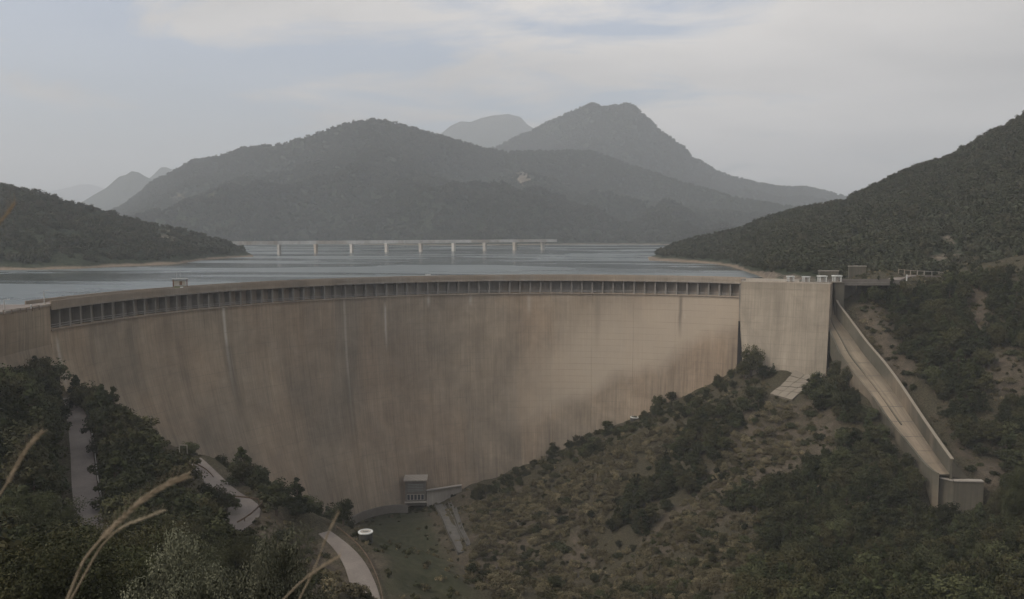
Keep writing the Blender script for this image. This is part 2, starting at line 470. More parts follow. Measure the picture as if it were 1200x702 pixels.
M['leaf_oak'] = leafmat('oak_foliage', (0.0224, 0.0265, 0.0127), (0.0546, 0.0579, 0.0268), (0.0596, 0.0529, 0.0255))
M['leaf_brown'] = leafmat('dry_scrub_foliage', (0.0719, 0.0616, 0.0362), (0.1524, 0.1297, 0.0773), (0.1090, 0.0950, 0.0540))
M['leaf_olive'] = leafmat('silvery_foliage', (0.0353, 0.0400, 0.0246), (0.1223, 0.1238, 0.0862))
M['leaf_far'] = leafmat('far_tree_foliage', (0.0255, 0.0306, 0.0187), (0.0595, 0.0646, 0.0391), (0.0638, 0.0595, 0.0391), vr=(0.82, 1.2))

def water():
    m, nt, b = mat('reservoir_water'); g = N(nt)
    t = g.n('ShaderNodeTexCoord'); o = t.outputs['Object']
    w1 = g.noise(g.mapping(o, (0.10, 0.30, 1)), 1.0, 4, 0.6)
    w2 = g.noise(g.mapping(o, (0.004, 0.011, 1), (2.2, 0.4, 0)), 1.0, 4, 0.6, 0.8)
    calm = g.ramp(w2, (0.47, 0.0), (0.56, 1.0))
    g.l(g.mix(calm, (0.040, 0.052, 0.050), (0.092, 0.108, 0.104)), b.inputs['Base Color'])
    g.l(g.math('ADD', g.math('MULTIPLY', calm, 0.20), 0.14), b.inputs['Roughness'])
    b.inputs['IOR'].default_value = 1.33
    b.inputs['Specular IOR Level'].default_value = 0.5
    g.l(g.bump(w1, 0.28, 0.35), b.inputs['Normal'])
    return m
M['water'] = water()

# ------------------------------------------------------------------ dam geometry
CX, CY, R0 = 17.0, 195.0, 133.0
A0, A1, NB = -1.512, 0.555, 66
DA = (A1 - A0) / NB
def bat(a):
    return np.interp(a, [-1.75, -1.51, -1.1, -0.6, 0.0, 0.56], [0.010, 0.009, 0.0050, 0.0021, 0.0014, 0.0012])
def face_off(a, z):
    d = np.maximum(-6.2 - np.asarray(z, float), 0)
    return 0.6 - 0.02 * d - bat(a) * d * d
def DP(a, off, z):
    r = R0 + off
    return np.stack(np.broadcast_arrays(CX + r * np.sin(a), CY + r * np.cos(a), z), -1).astype(float)
def toe(px, py):
    """where the ray through a pixel meets the downstream face of the wall"""
    for Y in np.arange(150, 345, 0.25):
        p = U(px, py, Y=Y)
        a = math.atan2(p[0] - CX, p[1] - CY)
        if math.hypot(p[0] - CX, p[1] - CY) > R0 + face_off(a, p[2]):
            return p
    return p

# ------------------------------------------------------------------ terrain control points
ROAD_UP = [U(83, 466, z=-21.5), U(88, 480, z=-22.2), U(93, 505, z=-23.5), U(96, 530, z=-24.8), U(98, 560, z=-26), U(103, 600, z=-27.2), U(110, 640, z=-28), U(124, 690, z=-29)]
ROAD_MID = [U(226, 538, z=-35), U(244, 556, z=-35.6), U(262, 575, z=-36.5), U(282, 589, z=-37.2), U(293, 598, z=-37.6), U(279, 612, z=-38), U(250, 630, z=-38.6)]
ROAD_LOW = [U(380, 624, z=-43.6), U(392, 632, z=-44), U(405, 645, z=-44.5), U(417, 662, z=-45.2), U(428, 692, z=-46), U(432, 730, z=-46.8)]
CH_ST = [(336, 968, 976, 297), (350, 968.5, 977, 296), (370, 969, 978, 293), (381, 970, 987, 290), (398, 978, 1000, 284), (418, 986, 1014, 276),
         (440, 1004, 1033, 267), (468, 1026, 1053, 255), (494, 1043, 1070, 244), (521, 1066, 1088, 232), (544, 1084, 1104, 221), (556, 1098, 1113, 215)]

def dens(path, step=2.0):
    out = []
    for p, q in zip(path[:-1], path[1:]):
        n = max(1, int(np.linalg.norm(q - p) / step))
        for i in range(n): out.append(p + (q - p) * i / n)
    out.append(path[-1])
    out = np.array(out)
    for _ in range(4):
        out[1:-1] = (out[:-2] + 2 * out[1:-1] + out[2:]) / 4
    return out
R_UP, R_MID, R_LOW = dens(ROAD_UP), dens(ROAD_MID), dens(ROAD_LOW)

ctl = []
for q in [(45, 440), (60, 455), (78, 463), (140, 512), (200, 562), (260, 592), (330, 612), (390, 620), (440, 603), (475, 592), (505, 588), (540, 572), (600, 550), (660, 523),
          (700, 503), (760, 482), (800, 464), (840, 446), (868, 425)]:
    ctl.append(toe(*q))
for px, py, Y in [
        (470, 625, 268), (500, 600, 288), (450, 660, 250), (520, 660, 245), (540, 620, 262), (560, 600, 275), (580, 640, 250), (600, 690, 225), (430, 640, 232), (420, 615, 262), (520, 700, 228),
        (620, 600, 280), (620, 640, 250), (700, 560, 270), (700, 620, 240), (690, 680, 215), (780, 510, 285), (780, 560, 262), (780, 640, 215), (850, 470, 285), (850, 520, 262), (850, 590, 230), (850, 670, 195),
        (905, 462, 275), (932, 431, 291), (968, 434, 289), (930, 500, 262), (930, 560, 235), (930, 640, 198), (1000, 470, 258), (1000, 540, 232), (1000, 600, 208), (1000, 670, 180),
        (1050, 560, 222), (1070, 620, 200), (1070, 680, 176), (1130, 626, 203), (1100, 600, 208), (1150, 618, 200), (1130, 660, 182), (1190, 640, 165), (1190, 690, 145), (1165, 600, 205),
        (1045, 332, 300), (1110, 322, 322), (1030, 370, 292), (1060, 400, 280), (1100, 420, 268), (1140, 460, 250), (1170, 520, 235), (1140, 545, 226), (1100, 480, 250), (1150, 400, 272), (1190, 470, 245),
        (1190, 340, 285), (1150, 330, 300), (1195, 400, 262), (1260, 320, 280), (1260, 500, 230), (1260, 600, 180), (1195, 300, 310)]:
    ctl.append(U(px, py, Y=Y))
for r in (R_UP, R_MID, R_LOW):
    ctl += list(r[::5])
for (y, l, r, Y) in CH_ST[2:]:
    c = U((l + r) / 2, y, Y=Y); ctl.append(c - np.array([0, 0, 2.5]))
ctl += [np.array(p, float) for p in [
    (0, 0, 16.2), (0, 5, 13.6), (0, 12, 9.5), (0, 25, 2.0), (0, 45, -10), (0, 80, -27), (-20, 30, 0), (20, 30, -2), (-15, 0, 16), (15, 0, 14), (-40, 55, -12), (-40, 90, -25), (-30, 120, -34),
    (-60, 60, -10), (-62, 95, -24), (-80, 90, -22), (-100, 95, -16), (-84, 112, -23), (-100, 128, -14), (-112, 150, -8), (-120, 110, -6), (-150, 120, 5), (-60, 20, 4), (-120, 40, 8), (-200, 60, 20),
    (40, 60, -22), (60, 100, -36), (20, 130, -48), (20, 190, -70), (70, 150, -48), (100, 110, -32), (110, 60, -16), (200, 60, 0), (60, 20, -2), (140, 120, -25), (200, 150, -2), (230, 260, 30), (-20, 160, -50),
    (-60, 190, -50), (-50, 225, -72), (-20, 220, -76), (-80, 200, -40), (-75, 230, -62), (0, 330, -86), (-60, 310, -76), (-105, 265, -50), (60, 330, -50), (-105, 172, -20), (-122, 200, -14)]]
ctl = np.array(ctl)
# thin-plate spline through them
def tps_fit(P, lam=2.0):
    n = len(P)
    d = np.hypot(P[:, None, 0] - P[None, :, 0], P[:, None, 1] - P[None, :, 1]) / 50.0
    K = np.where(d > 0, d * d * np.log(d + 1e-12), 0) + lam * 1e-3 * np.eye(n)
    Q = np.c_[np.ones(n), P[:, :2] / 50.0]
    A = np.zeros((n + 3, n + 3)); A[:n, :n] = K; A[:n, n:] = Q; A[n:, :n] = Q.T
    return np.linalg.solve(A, np.r_[P[:, 2], 0, 0, 0])
TW = tps_fit(ctl)
def tps(x, y):
    sh = x.shape; x = x.ravel(); y = y.ravel(); out = np.empty(len(x))
    for i in range(0, len(x), 20000):
        xx, yy = x[i:i + 20000], y[i:i + 20000]
        d = np.hypot(xx[:, None] - ctl[None, :, 0], yy[:, None] - ctl[None, :, 1]) / 50.0
        K = np.where(d > 0, d * d * np.log(d + 1e-12), 0)
        out[i:i + 20000] = K @ TW[:len(ctl)] + TW[-3] + TW[-2] * xx / 50 + TW[-1] * yy / 50
    return out.reshape(sh)

GX = np.arange(-260, 260.1, 1.5); GY = np.arange(-20, 350.1, 1.5)
cx_ = np.arange(-260, 266, 6.0); cy_ = np.arange(-20, 356, 6.0)
def bil(F, gx, gy, x, y):
    u = np.clip((x - gx[0]) / (gx[1] - gx[0]), 0, len(gx) - 1.001); v = np.clip((y - gy[0]) / (gy[1] - gy[0]), 0, len(gy) - 1.001)
    i = u.astype(int); j = v.astype(int); fu = u - i; fv = v - j
    return (F[i, j] * (1 - fu) + F[i + 1, j] * fu) * (1 - fv) + (F[i, j + 1] * (1 - fu) + F[i + 1, j + 1] * fu) * fv
XX, YY = np.meshgrid(GX, GY, indexing='ij')
cX, cY = np.meshgrid(cx_, cy_, indexing='ij')
coarse = np.clip(tps(cX, cY), -92, 60)
for _ in range(1):
    coarse[1:-1, 1:-1] = (coarse[1:-1, 1:-1] * 4 + coarse[:-2, 1:-1] + coarse[2:, 1:-1] + coarse[1:-1, :-2] + coarse[1:-1, 2:]) / 8
ZZ = bil(coarse, cx_, cy_, XX, YY)
ZZ = ZZ + fbm(XX, YY, 34, 5, 0.55) * 4.2 * np.clip(np.hypot(XX, YY - 0) / 60, 0.1, 1)
ZZ = ZZ + fbm(XX, YY, 9, 3, 0.5) * 0.7
def near_path(path, x, y):
    best = np.full(x.shape, 1e9); bz = np.zeros(x.shape)
    for p, q in zip(path[:-1], path[1:]):
        d = q - p; L2 = d[0] ** 2 + d[1] ** 2 + 1e-9
        t = np.clip(((x - p[0]) * d[0] + (y - p[1]) * d[1]) / L2, 0, 1)
        dd = np.hypot(x - p[0] - t * d[0], y - p[1] - t * d[1])
        m_ = dd < best
        best = np.where(m_, dd, best); bz = np.where(m_, p[2] + t * d[2], bz)
    return best, bz
ROAD_D = np.full(XX.shape, 1e9)
for r, w in ((R_UP, 3.4), (R_MID, 3.6), (R_LOW, 3.6)):
    d, bz = near_path(r, XX, YY)
    k = np.clip((d - w) / 6.0, 0, 1); k = k * k * (3 - 2 * k)
    ZZ = (bz - 0.12) * (1 - k) + ZZ * k
    ROAD_D = np.minimum(ROAD_D, d)
# the chute bed is cut below its floor
chL = np.array([U(l, y, Y=Y) for (y, l, r, Y) in CH_ST]); chR = np.array([U(r, y, Y=Y) for (y, l, r, Y) in CH_ST])
chC = (chL + chR) / 2
d, bz = near_path(list(chC[1:]), XX, YY)
hw = 7.0
k = np.clip((d - hw) / 5.0, 0, 1)
ZZ = np.minimum(ZZ, (bz - 1.6) * (1 - k) + ZZ * k)
pe = U(1125, 564, Y=212)
de = np.hypot((XX - pe[0]) / 1.3, YY - (pe[1] - 8))
k = np.clip((de - 9) / 9.0, 0, 1); k = k * k * (3 - 2 * k)
ZZ = np.minimum(ZZ, (pe[2] - 10.5) * (1 - k) + ZZ * k)
# basin lawn: nearly flat
BASIN = [(432, 607), (470, 597), (498, 600), (508, 618), (516, 640), (530, 664), (560, 700), (440, 700), (455, 655), (434, 632)]
CHUTE_D = d
def H(x, y):
    return bil(ZZ, GX, GY, np.asarray(x, float), np.asarray(y, float))

def ground_hit(px, py, Ya, Yb):
    for Y in np.arange(Ya, Yb, 0.5):
        q = U(px, py, Y=Y)
        if float(H(q[0], q[1])) >= q[2]: return q
    return None
# outline of everything upstream of the dam (no valley floor there)
arc = [tuple(DP(a, 3.5, 0)[:2]) for a in np.linspace(-1.95, A1, 80)]
UP = arc + [tuple(U(968, 335, Y=302)[:2]), (121, 305), (121, 400), (-400, 400), (-400, 140), (-125, 140)]
BLOCK_D = None

# faces kept downstream
fx = (XX[:-1, :-1] + XX[1:, 1:]) / 2; fy = (YY[:-1, :-1] + YY[1:, 1:]) / 2
keep = ~in_poly(fx, fy, UP)
keep &= ~((fy > 345) & (fx < 118))
nx_, ny_ = XX.shape
idx = np.arange(nx_ * ny_).reshape(nx_, ny_)
F = np.stack([idx[:-1, :-1], idx[1:, :-1], idx[1:, 1:], idx[:-1, 1:]], -1)[keep]
V = np.stack([XX, YY, ZZ], -1).reshape(-1, 3)
used = np.zeros(len(V), bool); used[F.ravel()] = True
re = np.cumsum(used) - 1
PX, PY = proj(V[:, 0], V[:, 1], V[:, 2])
BARE = [  # bare slopes, outlined where they stand: (outline, how bare)
    ([(885, 470), (935, 465), (985, 480), (1005, 520), (960, 560), (900, 560), (850, 610), (780, 650), (740, 640), (830, 560)], 0.55),
    ([(1000, 360), (1045, 350), (1050, 400), (1070, 430), (1060, 470), (1040, 440)], 0.75),
    ([(1125, 330), (1160, 340), (1155, 400), (1130, 400)], 0.9), ([(1150, 420), (1200, 410), (1200, 470), (1160, 470)], 0.8),
    ([(1095, 470), (1130, 480), (1140, 540), (1120, 530)], 0.7), ([(1130, 545), (1180, 530), (1190, 565), (1150, 570)], 0.8),
    ([(495, 600), (515, 600), (540, 650), (640, 640), (640, 690), (540, 690), (515, 640)], 0.75),
    ([(520, 570), (700, 600), (700, 680), (600, 660), (540, 620)], 0.5),
    ([(210, 575), (260, 580), (265, 610), (215, 615)], 0.9), ([(290, 600), (340, 600), (345, 640), (270, 640)], 0.8),
    ([(330, 630), (400, 640), (410, 700), (330, 690)], 0.75), ([(430, 630), (460, 660), (480, 700), (430, 700)], 0.7),
    ([(195, 520), (240, 530), (260, 560), (200, 545)], 0.55), ([(60, 440), (100, 450), (105, 480), (75, 475)], 0.8),
    ([(104, 480), (120, 520), (112, 640), (96, 600)], 0.6)]
bare = np.full(len(V), 0.18)
for poly, b_ in BARE:
    bare = np.where(in_poly(PX, PY, poly), b_, bare)
bare = bare.reshape(nx_, ny_)
lawn = in_poly(PX, PY, BASIN).astype(float).reshape(nx_, ny_)
for arr in (bare, lawn):
    for _ in range(3):
        arr[1:-1, 1:-1] = (arr[1:-1, 1:-1] + arr[:-2, 1:-1] + arr[2:, 1:-1] + arr[1:-1, :-2] + arr[1:-1, 2:]) / 5
me = mesh('valley_ground', V[used], re[F], [M['ground']], attr={'bare': bare.ravel()[used], 'lawn': lawn.ravel()[used]}, smooth=True)
link('valley_ground', me, kind='structure')

# ------------------------------------------------------------------ water, far hills
wp = [tuple(DP(a, 3.2, 0)[:2]) for a in np.linspace(-1.95, A1, 60)]
wpoly = wp + [(112, 301), (124, 303), (260, 340), (900, 700), (1500, 3000), (-2500, 3000), (-1500, 500), (-400, 140), (-125, 140)]
me = mesh('reservoir_water', [(x, y, -3.0) for x, y in wpoly], [tuple(range(len(wpoly)))[::-1]], [M['water']])
if me.polygons[0].normal.z < 0: me.flip_normals()
link('reservoir_water', me, kind='structure')

def smooth_interp(x, xp, fp):
    return np.interp(x, xp, fp)
def hill(name, cols, mname, nu, nv, amp, nsc, back=0.5, pre=0.12, prof=1.0, foot_z=None, gully=1.0, drop=0.0, bare_fn=None, rim=0.0):
    """a hill built as ground between a foot line and a ridge line; cols: (px, ridge_py, ridge_Y, foot_Y, foot_z)"""
    cols = np.array(cols, float)
    px = np.linspace(cols[0, 0], cols[-1, 0], nu)
    ry = np.interp(px, cols[:, 0], cols[:, 1]); rY = np.interp(px, cols[:, 0], cols[:, 2])
    fY = np.interp(px, cols[:, 0], cols[:, 3]); fz = np.interp(px, cols[:, 0], cols[:, 4])
    k = np.ones(5) / 5
    def sm(a, n=2):
        for _ in range(n): a = np.convolve(np.pad(a, 2, mode='edge'), k, 'valid')
        return a
    rY, fY, fz = sm(rY, 6), sm(fY), sm(fz)
    a = (px - 600) / FPX
    rz = np.array([U(p, y, Y=Y)[2] for p, y, Y in zip(px, ry, rY)]) - drop
    v = np.r_[np.linspace(-pre, 1.0, nv), 1.0 + np.linspace(0.02, back, max(4, nv // 5))]
    Pm, Vm = np.meshgrid(np.arange(nu), v, indexing='ij')
    vv = np.clip(Vm, 0, 1)
    Yg = fY[:, None] + (rY - fY)[:, None] * Vm
    b_ = np.maximum(Vm - 1, 0)
    Zg = fz[:, None] + (rz - fz)[:, None] * (vv ** prof) - b_ ** 1.3 * (rz - fz)[:, None] * 1.5 + np.minimum(Vm, 0) * 60
    Xg = a[:, None] * (Yg * CP + 0)           # plan position along the line of sight of each column
    Xg = a[:, None] * Yg * (1.0 / CP)
    tap = np.clip(vv * 5, 0, 1) * np.clip((1.0 - Vm) * 6, 0, 1) + rim
    nz = fbm(Xg, Yg, nsc, 6, 0.5, ridged=True) * amp * gully + fbm(Xg + 999, Yg, nsc * 0.35, 4, 0.55) * amp * 0.35
    hgt = np.clip((rz - fz)[:, None], 1, None)
    hi = np.clip((Vm - 0.45) / 0.35, 0, 1)
    nz = nz * (1 - hi) + (np.minimum(nz, 0.0) - amp * 0.10 * (Vm < 1)) * hi
    Zg = Zg + nz * tap * np.clip(hgt / 40, 0.1, 1)
    n_u, n_v = Pm.shape
    idx = np.arange(n_u * n_v).reshape(n_u, n_v)
    F = np.stack([idx[:-1, :-1], idx[1:, :-1], idx[1:, 1:], idx[:-1, 1:]], -1).reshape(-1, 4)
    V = np.stack([Xg, Yg, Zg], -1)
    qx, qy = proj(Xg, Yg, Zg)
    br = np.full(Xg.shape, 0.12)
    for poly, b1 in (bare_fn or []):
        br = np.where(in_poly(qx, qy, poly), b1, br)
    for _ in range(2):
        br[1:-1, 1:-1] = (br[1:-1, 1:-1] + br[:-2, 1:-1] + br[2:, 1:-1] + br[1:-1, :-2] + br[1:-1, 2:]) / 5
    me = mesh(name, V.reshape(-1, 3), F, [M[mname]], attr={'bare': br.ravel()}, smooth=True)
    link(name, me, kind='structure')
    return V, v, br

def wY(py, z=-3.0):
    return U(600, py, z=z)[1]
# wooded hill on the left shore
CL = [(-420, 150, 760, wY(322), -3), (-200, 180, 720, wY(319), -3), (0, 219, 640, wY(316.5), -3), (50, 226, 640, wY(316), -3), (95, 241, 650, wY(315), -3), (130, 250, 660, wY(313), -3), (175, 263, 680, wY(311), -3),
      (212, 270, 700, wY(309.5), -3), (237, 277, 715, wY(305), -3), (262, 284, 735, wY(303), -3), (282, 291, 745, wY(301.5), -3), (298, 299, 738, wY(301), -3)]
HC, vC, bC = hill('left_shore_hill', CL, 'hill', 200, 60, 7.0, 90, back=0.8, prof=0.9,
                  bare_fn=[([(170, 262), (215, 272), (245, 285), (215, 290), (170, 278)], 0.6), ([(90, 243), (140, 255), (150, 262), (100, 256)], 0.45)])
# wooded hill on the right shore, running down to the dam road
CR = [(752, 305.5, 660, wY(305.5), -3), (762, 301, 690, wY(305.5), -3), (790, 289, 680, wY(306.5), -3), (820, 281, 660, wY(308), -3), (850, 275, 640, wY(311), -3), (872, 269, 620, wY(318), -3), (885, 263, 605, wY(322), -3), (905, 256, 590, 345, -2.5),
      (940, 247, 575, 318, -2), (985, 238, 560, 312, -2), (1030, 216, 550, 314, -1), (1070, 197, 545, 318, 0.5), (1110, 185, 540, 326, 1.6), (1150, 160, 530, 322, 4), (1200, 132, 520, 312, 10), (1300, 80, 500, 300, 25), (1450, 30, 480, 290, 40)]
HR, vR, bR = hill('right_shore_hill', CR, 'hill', 260, 90, 9.0, 80, back=0.5, pre=0.012, prof=0.95,
                  bare_fn=[([(1078, 320), (1090, 280), (1112, 272), (1140, 300), (1150, 322)], 0.6), ([(975, 320), (975, 290), (1005, 290), (1010, 320)], 0.65), ([(890, 325), (890, 318), (960, 322), (960, 330)], 0.9),
                           ([(1140, 325), (1140, 305), (1165, 325)], 0.8)])
# mountains
S1 = [(60, 262), (100, 256), (130, 250), (147, 243), (165, 230), (185, 213), (205, 204), (230, 189), (262, 184), (290, 173), (335, 169), (360, 161), (395, 150), (420, 143), (440, 141.5), (462, 144), (480, 149), (520, 161), (560, 173),
      (590, 179), (640, 178), (690, 177), (740, 195), (800, 214), (860, 232), (930, 243), (1010, 252), (1120, 258), (1400, 262)]
HF, vF, bF = hill('front_mountain', [(p, y, 2350 + 150 * math.sin(p / 90), 1450 + 60 * math.sin(p / 50), -3) for p, y in S1], 'mount', 420, 120, 150, 620, back=0.5, prof=1.05, rim=0.05,
     bare_fn=[([(598, 205), (618, 200), (625, 212), (608, 222)], 0.95), ([(665, 272), (700, 269), (735, 279), (690, 283)], 0.42), ([(185, 225), (260, 218), (262, 230), (200, 240)], 0.42), ([(640, 205), (700, 215), (700, 235), (640, 220)], 0.38)])
S2 = [(480, 190), (540, 182), (585, 171), (605, 160), (620, 155), (640, 144), (660, 134), (680, 125), (690, 121.5), (697, 122), (703, 125), (715, 125.5), (728, 123), (735, 121.5), (743, 126), (750, 134), (760, 142), (770, 153), (785, 163), (800, 174),
      (808, 186), (820, 190), (835, 200), (850, 206), (870, 211), (895, 217), (915, 220), (940, 219), (960, 224), (985, 231), (1010, 238), (1100, 250), (1300, 255)]
HP, vP, bP = hill('rocky_peak', [(p, y, 3500 + 120 * math.sin(p / 70), 2500, 20) for p, y in S2], 'mount', 420, 100, 190, 700, back=0.4, prof=1.25, rim=0.04)
hill('far_massif', [(p, y, 6200, 5200, 100) for p, y in [(470, 175), (510, 162), (520, 155), (530, 147), (541, 142), (552, 143), (565, 138), (580, 135), (596, 133.5), (610, 137), (618, 146), (640, 158), (700, 170)]], 'far', 160, 50, 150, 800, prof=1.0, rim=0.03)
hill('left_rocky_summit', [(p, y, 4300, 3300, 0) for p, y in [(40, 262), (70, 250), (95, 240), (112, 230), (130, 220), (145, 207), (153, 205), (160, 200.5), (168, 202), (176, 207), (188, 212), (205, 222), (260, 235)]], 'far', 180, 50, 110, 500, prof=1.0, rim=0.03)
hill('left_far_summit', [(p, y, 5300, 4600, 50) for p, y in [(150, 232), (175, 213), (186, 204), (194, 196), (200, 196), (208, 199), (225, 205), (260, 215)]], 'far', 80, 30, 90, 500, rim=0.03)
hill('horizon_range', [(p, y, 9500, 8200, 0) for p, y in [(-200, 240), (-60, 232), (20, 228), (60, 225), (85, 220), (100, 216), (112, 216), (122, 219), (145, 228), (200, 238)]], 'far', 120, 24, 100, 900, rim=0.02)
hill('horizon_range_right', [(p, y, 7500, 6600, 0) for p, y in [(840, 235), (880, 222), (905, 218), (925, 218.5), (960, 226), (1010, 236), (1100, 240), (1400, 235)]], 'far', 80, 24, 80, 900, rim=0.02)
# base ground under everything, out to the horizon
gv, gf = [], []
ring = [0, 1500, 4000, 9000, 16000]
me = mesh('far_plain', [(-16000, -3000, -110), (16000, -3000, -110), (16000, 16000, -110), (-16000, 16000, -110)], [(0, 1, 2, 3)], [M['far']], attr={'bare': [0.1] * 4})
link('far_plain', me, kind='structure')

# haze: the air between the camera and the far ranges
hb = MB(); hb.box((0, 5200, -112), 15000, 10800, 1120)
hm = bpy.data.materials.new('haze_air'); hm.use_nodes = True
hn = hm.node_tree; hn.nodes.clear()
ho = hn.nodes.new('ShaderNodeOutputMaterial'); hv = hn.nodes.new('ShaderNodeVolumePrincipled')
hv.inputs['Color'].default_value = (0.87, 0.925, 0.975, 1); hv.inputs['Density'].default_value = 0.00022
hv.inputs['Anisotropy'].default_value = 0.2
hn.links.new(hv.outputs[0], ho.inputs['Volume'])
hb.build('haze', hm, kind='stuff')

# ------------------------------------------------------------------ the dam
def strip_quads(nu, nv, base=0, flip=False):
    idx = np.arange(nu * nv).reshape(nu, nv) + base
    f = np.stack([idx[:-1, :-1], idx[1:, :-1], idx[1:, 1:], idx[:-1, 1:]], -1).reshape(-1, 4)
    return f[:, ::-1] if flip else f

dam = empty('arch_dam', tuple(DP(-0.45, 0, -100)), label='tall curved concrete arch dam with stained face holding back the reservoir', category='dam')
bpy.context.view_layer.update()
def dpart(o):
    o.parent = dam
    o.matrix_parent_inverse = Matrix.Translation(-Vector(dam.location))
    return o

def mark(x0, y0, y1, w, c, am):
    p, q = toe(x0, y0), toe(x0, y1)
    return (math.atan2(p[0] - CX, p[1] - CY) * R0, float(p[2]), float(q[2]), w, c, am)
LT, DK = (0.50, 0.47, 0.41), (0.075, 0.066, 0.056)
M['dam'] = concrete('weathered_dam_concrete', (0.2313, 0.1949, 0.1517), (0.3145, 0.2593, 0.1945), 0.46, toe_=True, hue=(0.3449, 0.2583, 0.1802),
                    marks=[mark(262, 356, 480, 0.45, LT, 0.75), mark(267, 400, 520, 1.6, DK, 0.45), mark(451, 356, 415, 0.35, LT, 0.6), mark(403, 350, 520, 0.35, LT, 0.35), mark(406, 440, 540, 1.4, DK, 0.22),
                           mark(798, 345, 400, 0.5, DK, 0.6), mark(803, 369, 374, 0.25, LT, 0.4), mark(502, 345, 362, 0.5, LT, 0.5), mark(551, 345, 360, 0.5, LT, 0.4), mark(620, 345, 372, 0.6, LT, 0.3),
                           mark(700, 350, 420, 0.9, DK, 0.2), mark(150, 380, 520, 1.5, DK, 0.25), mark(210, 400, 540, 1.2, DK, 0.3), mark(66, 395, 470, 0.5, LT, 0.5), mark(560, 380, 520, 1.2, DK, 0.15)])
ZT = -6.2
zs = np.r_[ZT, ZT - 0.5, np.linspace(-8.5, -108, 44)]
JOINTS = list(range(0, NB + 1, 4)); JOINTS[-1] = NB
if NB - JOINTS[-2] < 3: JOINTS.pop(-2)
for j0, j1 in zip(JOINTS[:-1], JOINTS[1:]):
    a_s = np.linspace(A0 + j0 * DA + 0.00014, A0 + j1 * DA - 0.00014, (j1 - j0) * 2 + 1)
    aa, zz_ = np.meshgrid(a_s, zs, indexing='ij')
    front = DP(aa, face_off(aa, zz_), zz_)
    rows = [front[:, i] for i in range(len(zs))]
    back_top = DP(a_s, 4.0, np.full(len(a_s), ZT)); back_bot = DP(a_s, 4.0, np.full(len(a_s), -108.0))
    grid = np.concatenate([back_bot[:, None], back_top[:, None], front], 1)
    uv = np.stack([np.repeat(a_s[:, None] * R0, grid.shape[1], 1), grid[..., 2]], -1)
    uv[:, 1, 1] = ZT + 2.5; uv[:, 0, 1] = -100
    nu, nv = grid.shape[:2]
    Fq = strip_quads(nu, nv)
    vv_ = grid.reshape(-1, 3); uvv = uv.reshape(-1, 2)
    side = []
    for i in (0, nu - 1):       # close both ends of the monolith
        for k in range(2, nv - 1):
            base = i * nv
            side.append((base + k, base + k + 1, base + 0, base + 1) if k == 2 else (base + k, base + k + 1, base + 0, base + 0))
    # ends: fan to the back-bottom corner (all lie in the joint plane)
    tri = []
    for i in (0, nu - 1):
        for k in range(1, nv - 1):
            tri.append((i * nv + 0, i * nv + k, i * nv + k + 1))
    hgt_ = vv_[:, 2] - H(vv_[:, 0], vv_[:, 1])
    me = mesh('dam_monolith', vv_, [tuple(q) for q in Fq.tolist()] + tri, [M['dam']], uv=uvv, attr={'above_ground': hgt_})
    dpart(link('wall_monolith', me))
# upstream back of the wall and the recess behind the piers
aN = np.linspace(A0, A1, NB * 2 + 1)
g_ = np.stack([DP(aN, 3.2, np.full(len(aN), ZT + 0.02)), DP(aN, 3.2, np.full(len(aN), -1.2))], 1)
g2 = np.stack([DP(aN, 5.6, np.full(len(aN), -1.2)), DP(aN, 5.6, np.full(len(aN), -60.0))], 1)
uvr = np.stack([np.repeat(aN[:, None] * R0, 2, 1), g_[..., 2]], -1)
me = mesh('recess_wall', g_.reshape(-1, 3), strip_quads(len(aN), 2), [M['recess']], uv=uvr.reshape(-1, 2))
dpart(link('recess_wall', me))
me = mesh('upstream_face', g2.reshape(-1, 3), strip_quads(len(aN), 2), [M['recess']], uv=uvr.reshape(-1, 2))
dpart(link('upstream_face', me))

# piers carrying the crest road
pm = MB(); pm.box((0, 0, 0), 0.62, 2.6, 4.98)
pme = pm.me('pier', M['pier'])
for i in range(NB + 1):
    a = A0 + i * DA
    p = DP(a, 1.95, ZT + 0.01)
    if i in (0, NB): continue
    o = dpart(link('pier', pme)); o.location = p; o.rotation_euler = (0, 0, -a)
# rail of the inspection walk at the foot of the piers
def apath(a_s, off, z):
    out = []
    for a in a_s:
        p = DP(a, off, z)
        out.append((p[0], p[1], p[2], math.sin(a), math.cos(a)))
    return out
aw = np.linspace(A0, A1, 140)
wr = MB()
for h in (0.45, 1.0):
    wr.sweep(apath(aw, 0.72, ZT + h), [(0, 0), (0.07, 0), (0.07, 0.09), (0, 0.09)])
o = wr.build('walkway_rail', M['galv']); dpart(o)
lg = MB(); lg.sweep(apath(aw, 0.15, ZT - 0.45), [(0, 0), (0.5, 0), (0.5, 0.35), (0, 0.35)])
dpart(lg.build('walkway_ledge', M['deck']))

